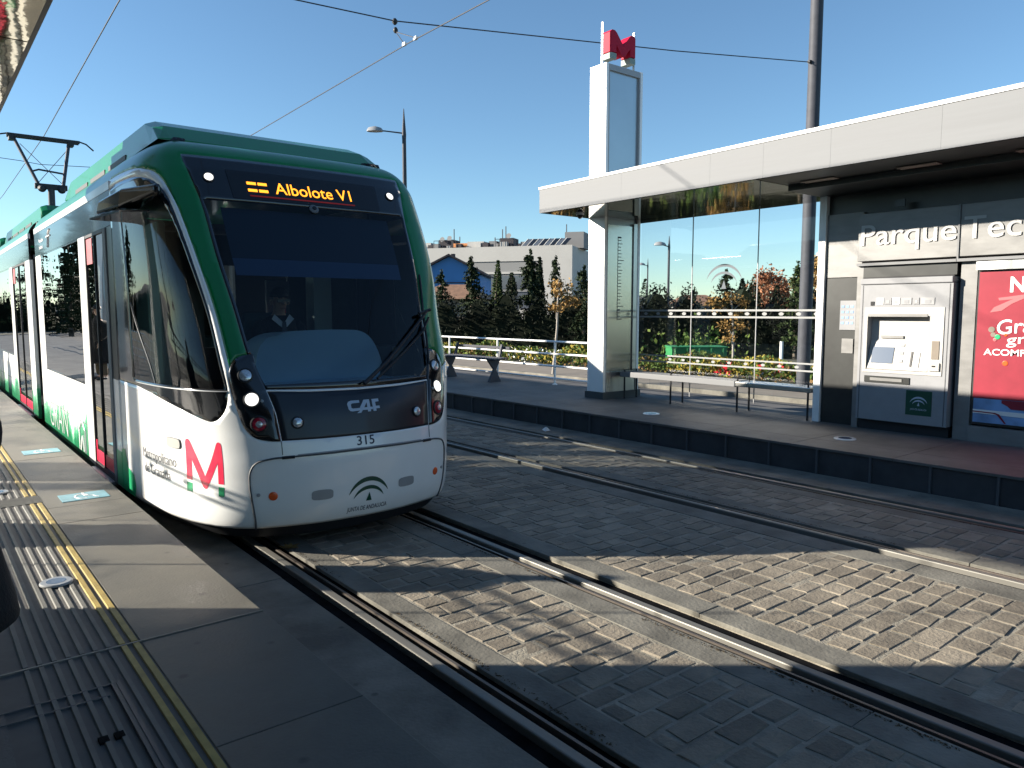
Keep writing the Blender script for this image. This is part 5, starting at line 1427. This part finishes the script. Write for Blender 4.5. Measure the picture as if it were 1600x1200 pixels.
# dead leaf by the rail, scrap of paper by the far platform
m = MB(); c = Vector((2.25, 5.62, .004))
for k in range(7):
    a = k * .9; d = Vector((math.cos(a), math.sin(a), 0)); s_ = Vector((-d.y, d.x, 0)); L_ = .06 + .03 * (k % 3 == 0)
    m.add([c, c + d * L_ * .5 + s_ * .022 + Vector((0, 0, .012)), c + d * L_ + Vector((0, 0, .022)), c + d * L_ * .5 - s_ * .022 + Vector((0, 0, .010))], [(0, 1, 2, 3)])
m.tube([c, c + Vector((.05, -.06, .01))], .003, 4)
tag(m.build('dead_leaf', lf_orange), "dry orange leaf lying beside the rail in front of the tram", "leaf")
m = MB(); c = Vector((7.72, 8.75, .0)); m.add([c + Vector(q) for q in ((-.05, -.04, .004), (.05, -.05, .01), (.06, .04, .05), (-.04, .05, .02), (0, 0, .07))], [(0, 1, 4), (1, 2, 4), (2, 3, 4), (3, 0, 4), (3, 2, 1, 0)])
tag(m.build('paper_scrap', m_posterwhite), "small crumpled white scrap on the ground below the far platform", "litter")
# hills on the horizon
for (a0, a1, r_, hh, nm) in ((95, 275, 1700, 95, 'hills'), (-60, 60, 2200, 40, 'hills')):
    m = MB(); k = 70
    for i in range(k + 1):
        a = rad(a0 + (a1 - a0) * i / k); e = math.sin(math.pi * i / k) ** .5; z = hh * e * (.55 + .25 * math.sin(i * .37) + .15 * math.sin(i * .91 + 2) + .08 * math.sin(i * 2.3)) + 2
        for rr, zz in ((r_, -2), (r_ + 250, z), (r_ + 700, z * .6), (r_ + 800, -2)): m.v.append((rr * math.cos(a), rr * math.sin(a), zz))
    for i in range(k):
        for j in range(3): m.f.append((i * 4 + j, i * 4 + j + 1, i * 4 + 5 + j, i * 4 + 4 + j)); m.mi.append(0)
    struct(m.build(nm, mat('hill_' + str(a0), (.12, .13, .13), .95, var=.2, scale=.01), smooth=180))

# ---------------------------------------------------------------- unseen left side: path and railing, plus conifers and hedges added for the reflections
struct(MB().box(-9.5, -4.2, -20, 75, -.4, .03).build('path', m_asphalt))
def copy_tree(o, parent=None):
    c = o.copy(); C.objects.link(c); OFF[c.name] = OFF[o.name]
    if parent is not None: c.parent = parent
    for ch in list(o.children): copy_tree(ch, c)
    return c
r2 = copy_tree(RL); r2.location = (-4.05, 16, ZP); r2['label'] = "white railing at the back of the left platform, mirrored in the tram windows"
for k, (x_, y_, s_) in enumerate(((-8.5, 70, 2.0), (-10.8, 84, 2.6), (-7.6, 92, 2.1), (-13.5, 78, 1.9), (-16, 88, 2.4), (-6.4, 64, 1.3), (-21, 95, 2.3))):  # unseen conifers added to break up the bright reflection in the windows
    c = copy_tree(PROTO); c.location = (x_, y_, -.4); c.scale = (s_, s_, s_); c.rotation_euler = (0, 0, k * 1.1)
    c['label'] = "dark conifer on the left of the track, mirrored in the tram's side glass"; c['group'] = "conifers added left of the track"
for k, (x_, y_, a_) in enumerate(((-14, 104, .08), (-38, 108, -.05), (-62, 112, .05))):  # unseen hedges added as a dark band for the window reflections
    c = copy_tree(hd); c.location = (x_, y_, -.4); c.rotation_euler = (0, 0, a_ + rad(YAW)); c.scale = (1, 1, 1.25)
    c['label'] = "dark hedge added out of view far to the left to darken the tram windows"; c['group'] = "hedges added left of the track"
# ---------------------------------------------------------------- people
def skin_mesh(name, nodes, edges, m, parent, root=0, sub=2):
    """one continuous skinned surface: nodes = (x, y, z, rx, ry)"""
    me = bpy.data.meshes.new(name); off = Vector((0, 0, 0))
    me.from_pydata([n[:3] for n in nodes], edges, [])
    o = bpy.data.objects.new(name, me); C.objects.link(o); o.parent = parent; OFF[o.name] = OFF[parent.name]
    me.materials.append(m)
    bm = bmesh.new(); bm.from_mesh(me); lay = bm.verts.layers.skin.verify(); bm.verts.ensure_lookup_table()
    for v, n in zip(bm.verts, nodes):
        v[lay].radius = (n[3], n[4] if len(n) > 4 else n[3]); v[lay].use_root = False
    bm.verts[root][lay].use_root = True
    bm.to_mesh(me); bm.free()
    s = o.modifiers.new('skin', 'SKIN'); s.use_smooth_shade = True
    q = o.modifiers.new('sub', 'SUBSURF'); q.levels = 1; q.render_levels = sub
    return o
def chain(nodes, edges, start, pts):
    k = start
    for p in pts: nodes.append(p); edges.append((k, len(nodes) - 1)); k = len(nodes) - 1
    return k
def add_hand(nodes, edges, wrist, d, side, spread):
    """palm, four fingers of unequal length and a thumb from the side of the palm"""
    w = Vector(nodes[wrist][:3]); d = Vector(d).normalized(); s = Vector(spread).normalized(); n = d.cross(s)
    def P_(q, r): return (q.x, q.y, q.z, r)
    palm = chain(nodes, edges, wrist, [P_(w + d * .045, .022), P_(w + d * .085, .022)])
    for i, L_ in enumerate((.068, .078, .072, .055)):
        b = w + d * .095 + s * (.027 - .018 * i)
        chain(nodes, edges, palm, [P_(b, .0095), P_(b + d * L_ * .5 + n * .008, .0085), P_(b + d * L_ + n * .024, .007)])
    chain(nodes, edges, palm - 1, [P_(w + d * .05 + s * .035, .011), P_(w + d * .085 + s * .052 + n * .01, .009), P_(w + d * .11 + s * .055 + n * .02, .008)])
def lathe_oval(rings, n=28, fold=0., seed=0):
    m = MB()
    for (z, rx, ry, ox, oy) in rings:
        for j in range(n):
            a = 2 * math.pi * j / n; k = 1 + fold * math.sin(a * 5 + seed + z * 4) * (1 - z)
            m.v.append((ox + rx * k * math.cos(a), oy + ry * k * math.sin(a), z))
    for i in range(len(rings) - 1):
        for j in range(n): m.f.append((i * n + j, i * n + (j + 1) % n, (i + 1) * n + (j + 1) % n, (i + 1) * n + j)); m.mi.append(0)
    m.f.append(tuple(reversed(range(n)))); m.mi.append(0); m.f.append(tuple((len(rings) - 1) * n + j for j in range(n))); m.mi.append(0)
    return m
def loc_build(mb, name, m, T, **k):
    mb.v = [tuple(Vector(v) + OFF[T.name]) for v in mb.v]
    return mb.build(name, m, T, **k)
def face(T, hx, hy, hz_, s=1.0):
    for e in (-1, 1):
        loc_build(MB().lathe((hx + e * .033 * s, hy - .089 * s, hz_ + .005), (0, -1, 0), [(.014, 0), (.012, .006), (.005, .010)], 12), 'eye', m_hair, T)
        loc_build(MB().lathe((hx + e * .077 * s, hy + .005, hz_ - .005), (e, 0, 0), [(.030, 0), (.026, .012), (.012, .014)], 12), 'ear', m_skin, T, smooth=60)
        loc_build(MB().tube([(hx + e * .015, hy - .098 * s, hz_ + .032), (hx + e * .05, hy - .088 * s, hz_ + .034)], .005, 6), 'eyebrow', m_hair, T)
    loc_build(MB().tube([(hx, hy - .093 * s, hz_ + .012), (hx, hy - .113 * s, hz_ - .026), (hx, hy - .100 * s, hz_ - .036)], [.008, .014, .010], 8), 'nose', m_skin, T, smooth=60)
    loc_build(MB().tube([(hx - .025, hy - .090 * s, hz_ - .064), (hx, hy - .097 * s, hz_ - .062), (hx + .025, hy - .090 * s, hz_ - .064)], [.003, .006, .003], 6), 'mouth', m_redlip, T)
def hair(T, hx, hy, hz_):
    m = MB(); k = 20; rings = []
    for i in range(9):
        a = math.pi / 2 * i / 8; rings.append((hz_ + .02 + .105 * math.sin(a), .088 * math.cos(a) + .002, .108 * math.cos(a) + .002, hx, hy + .012))
    mb = lathe_oval(rings, k)
    loc_build(mb, 'hair', m_hair, T, smooth=180)
m_redlip = mat('lips', (.30, .11, .09), .5)
HEADC = .12
def standing(base, rot, label, coat=True, height=1.0, arm=.24):
    T = empty('person', base, label, "person"); sc = height
    nodes = [(0, 0, .95, .13, .10), (0, 0, 1.12, .125, .095), (0, -.01, 1.32, .15, .10), (0, 0, 1.44, .09, .075), (0, .0, 1.51, .052, .052), (0, -.015, 1.585, .066, .075), (0, -.012, 1.65, .076, .092), (0, 0, 1.71, .060, .075)]
    edges = [(i, i + 1) for i in range(7)]
    for s in (-1, 1):
        e = chain(nodes, edges, 2, [(s * .17, .0, 1.41, .058), (s * arm, .03, 1.13, .045), (s * (arm - .01), -.09, .91, .031)])
        add_hand(nodes, edges, e, (0, -.35, -.94), s, (-s, -.3, 0))
        chain(nodes, edges, 0, [(s * .095, 0, .88, .095), (s * .10, -.015, .49, .060), (s * .105, .02, .09, .042), (s * .11, -.06, .045, .036), (s * .115, -.15, .035, .030)])
    skin_mesh('body', nodes, edges, m_skin, T)
    # trousers and shoes
    tn = [(0, 0, .98, .15, .115)]; te = []
    for s in (-1, 1): chain(tn, te, 0, [(s * .095, 0, .86, .108, .112), (s * .10, -.015, .49, .078), (s * .105, .02, .10, .070)])
    skin_mesh('trousers', tn, te, m_trouser, T)
    for s in (-1, 1):
        sn = [(s * .105, .05, .05, .045), (s * .11, -.05, .05, .045), (s * .115, -.17, .038, .034)]
        skin_mesh('shoe', sn, [(0, 1), (1, 2)], m_blackmatt, T)
    if coat:
        r = [(.43, .20, .17, 0, 0), (.405, .30, .25, 0, 0), (.43, .335, .28, 0, 0), (.50, .325, .27, 0, 0), (.65, .29, .24, 0, 0), (.85, .245, .20, 0, 0), (1.02, .215, .165, 0, 0), (1.2, .215, .16, 0, 0), (1.36, .215, .14, 0, 0), (1.43, .17, .11, 0, 0), (1.475, .085, .08, 0, 0), (1.52, .075, .075, 0, 0)]
    else:
        r = [(.84, .16, .14, 0, 0), (.82, .19, .155, 0, 0), (.86, .195, .16, 0, 0), (1.02, .19, .15, 0, 0), (1.2, .20, .15, 0, 0), (1.36, .21, .135, 0, 0), (1.43, .165, .11, 0, 0), (1.475, .085, .08, 0, 0), (1.51, .072, .072, 0, 0)]
    loc_build(lathe_oval(r, 32, .02, 1.0), 'coat', m_cloth, T, smooth=180)
    for s in (-1, 1):
        sn = [(s * .15, .0, 1.40, .085), (s * .20, .005, 1.32, .078), (s * arm, .03, 1.13, .066), (s * (arm - .01), -.08, .935, .048)]
        skin_mesh('sleeve', sn, [(0, 1), (1, 2), (2, 3)], m_cloth, T)
    face(T, 0, -.012, 1.625); hair(T, 0, -.008, 1.645)
    T.rotation_euler = (0, 0, rot); T.scale = (sc, sc, sc)
    return T
standing((-.045, 3.374, ZP), rad(-39), "person in a long black coat, only the coat's edge showing at the left border", True, 1.0, .285)
WAIT = standing((-.78, 7.2, ZP), rad(75), "person in a dark coat waiting on the left platform beyond the coat wearer", True, .97)
c = copy_tree(PYL); c.location = (-1.25, 21.5, ZP); c['label'] = "second pylon further along the left platform, mirrored as a dark shape in the tram door"
c = copy_tree(WAIT); c.location = (-.35, 19.2, ZP); c['label'] = "person in a dark coat far along the left platform, mirrored in the tram door"
# driver, seated behind the windscreen
D = empty('person', (CX, 7.22, 1.30), "tram driver in dark jacket, white shirt and tie sitting behind the windscreen", "person")
nodes = [(0, 0, .06, .14, .11), (0, -.02, .24, .13, .10), (0, -.05, .42, .155, .10), (0, -.06, .53, .08, .07), (0, -.07, .575, .05, .05), (0, -.10, .63, .064, .074), (0, -.10, .69, .074, .090), (0, -.085, .745, .058, .072)]
edges = [(i, i + 1) for i in range(7)]
for s in (-1, 1):
    e = chain(nodes, edges, 2, [(s * .155, -.05, .455, .042), (s * .25, -.14, .24, .040), (s * .20, -.40, .20, .031)])
    add_hand(nodes, edges, e, (-s * .1, -1, -.05), s, (-s, 0, .2))
    chain(nodes, edges, 0, [(s * .10, -.08, .05, .085), (s * .13, -.44, .06, .060), (s * .13, -.50, -.30, .04), (s * .13, -.60, -.33, .03)])
skin_mesh('body', nodes, edges, m_skin, D)
r = [(.0, .17, .13, 0, 0), (.08, .175, .14, 0, 0), (.24, .185, .14, 0, -.02), (.40, .205, .135, 0, -.05), (.49, .165, .11, 0, -.055), (.535, .085, .075, 0, -.06)]
loc_build(lathe_oval(r, 28, .01), 'jacket', m_cloth, D, smooth=180)
for s in (-1, 1):
    skin_mesh('sleeve', [(s * .14, -.05, .465, .092), (s * .20, -.07, .40, .082), (s * .25, -.14, .24, .06), (s * .205, -.37, .20, .045)], [(0, 1), (1, 2), (2, 3)], m_cloth, D)
    skin_mesh('trouser_leg', [(s * .06, -.02, .05, .10), (s * .12, -.42, .06, .075), (s * .13, -.50, -.28, .06)], [(0, 1), (1, 2)], m_trouser, D)
loc_build(MB().add([(-.075, -.145, .545), (-.01, -.185, .47), (-.035, -.19, .43), (-.11, -.165, .50), (.075, -.145, .545), (.01, -.185, .47), (.035, -.19, .43), (.11, -.165, .50), (0, -.19, .40)], [(0, 3, 2, 1), (4, 5, 6, 7), (1, 2, 8, 6, 5)]), 'shirt_collar', m_shirt, D, solid=.006)
loc_build(MB().add([(-.016, -.198, .475), (.016, -.198, .475), (.030, -.20, .33), (0, -.20, .29), (-.030, -.20, .33)], [(0, 4, 3, 2, 1)]), 'tie', m_text, D, solid=.006)
face(D, 0, -.10, .668); hair(D, 0, -.095, .688)
loc_build(MB().box(-.062, -.008, -.205, -.195, .66, .688).box(.008, .062, -.205, -.195, .66, .688).box(-.01, .01, -.204, -.197, .676, .684), 'glasses', m_blacksq, D)
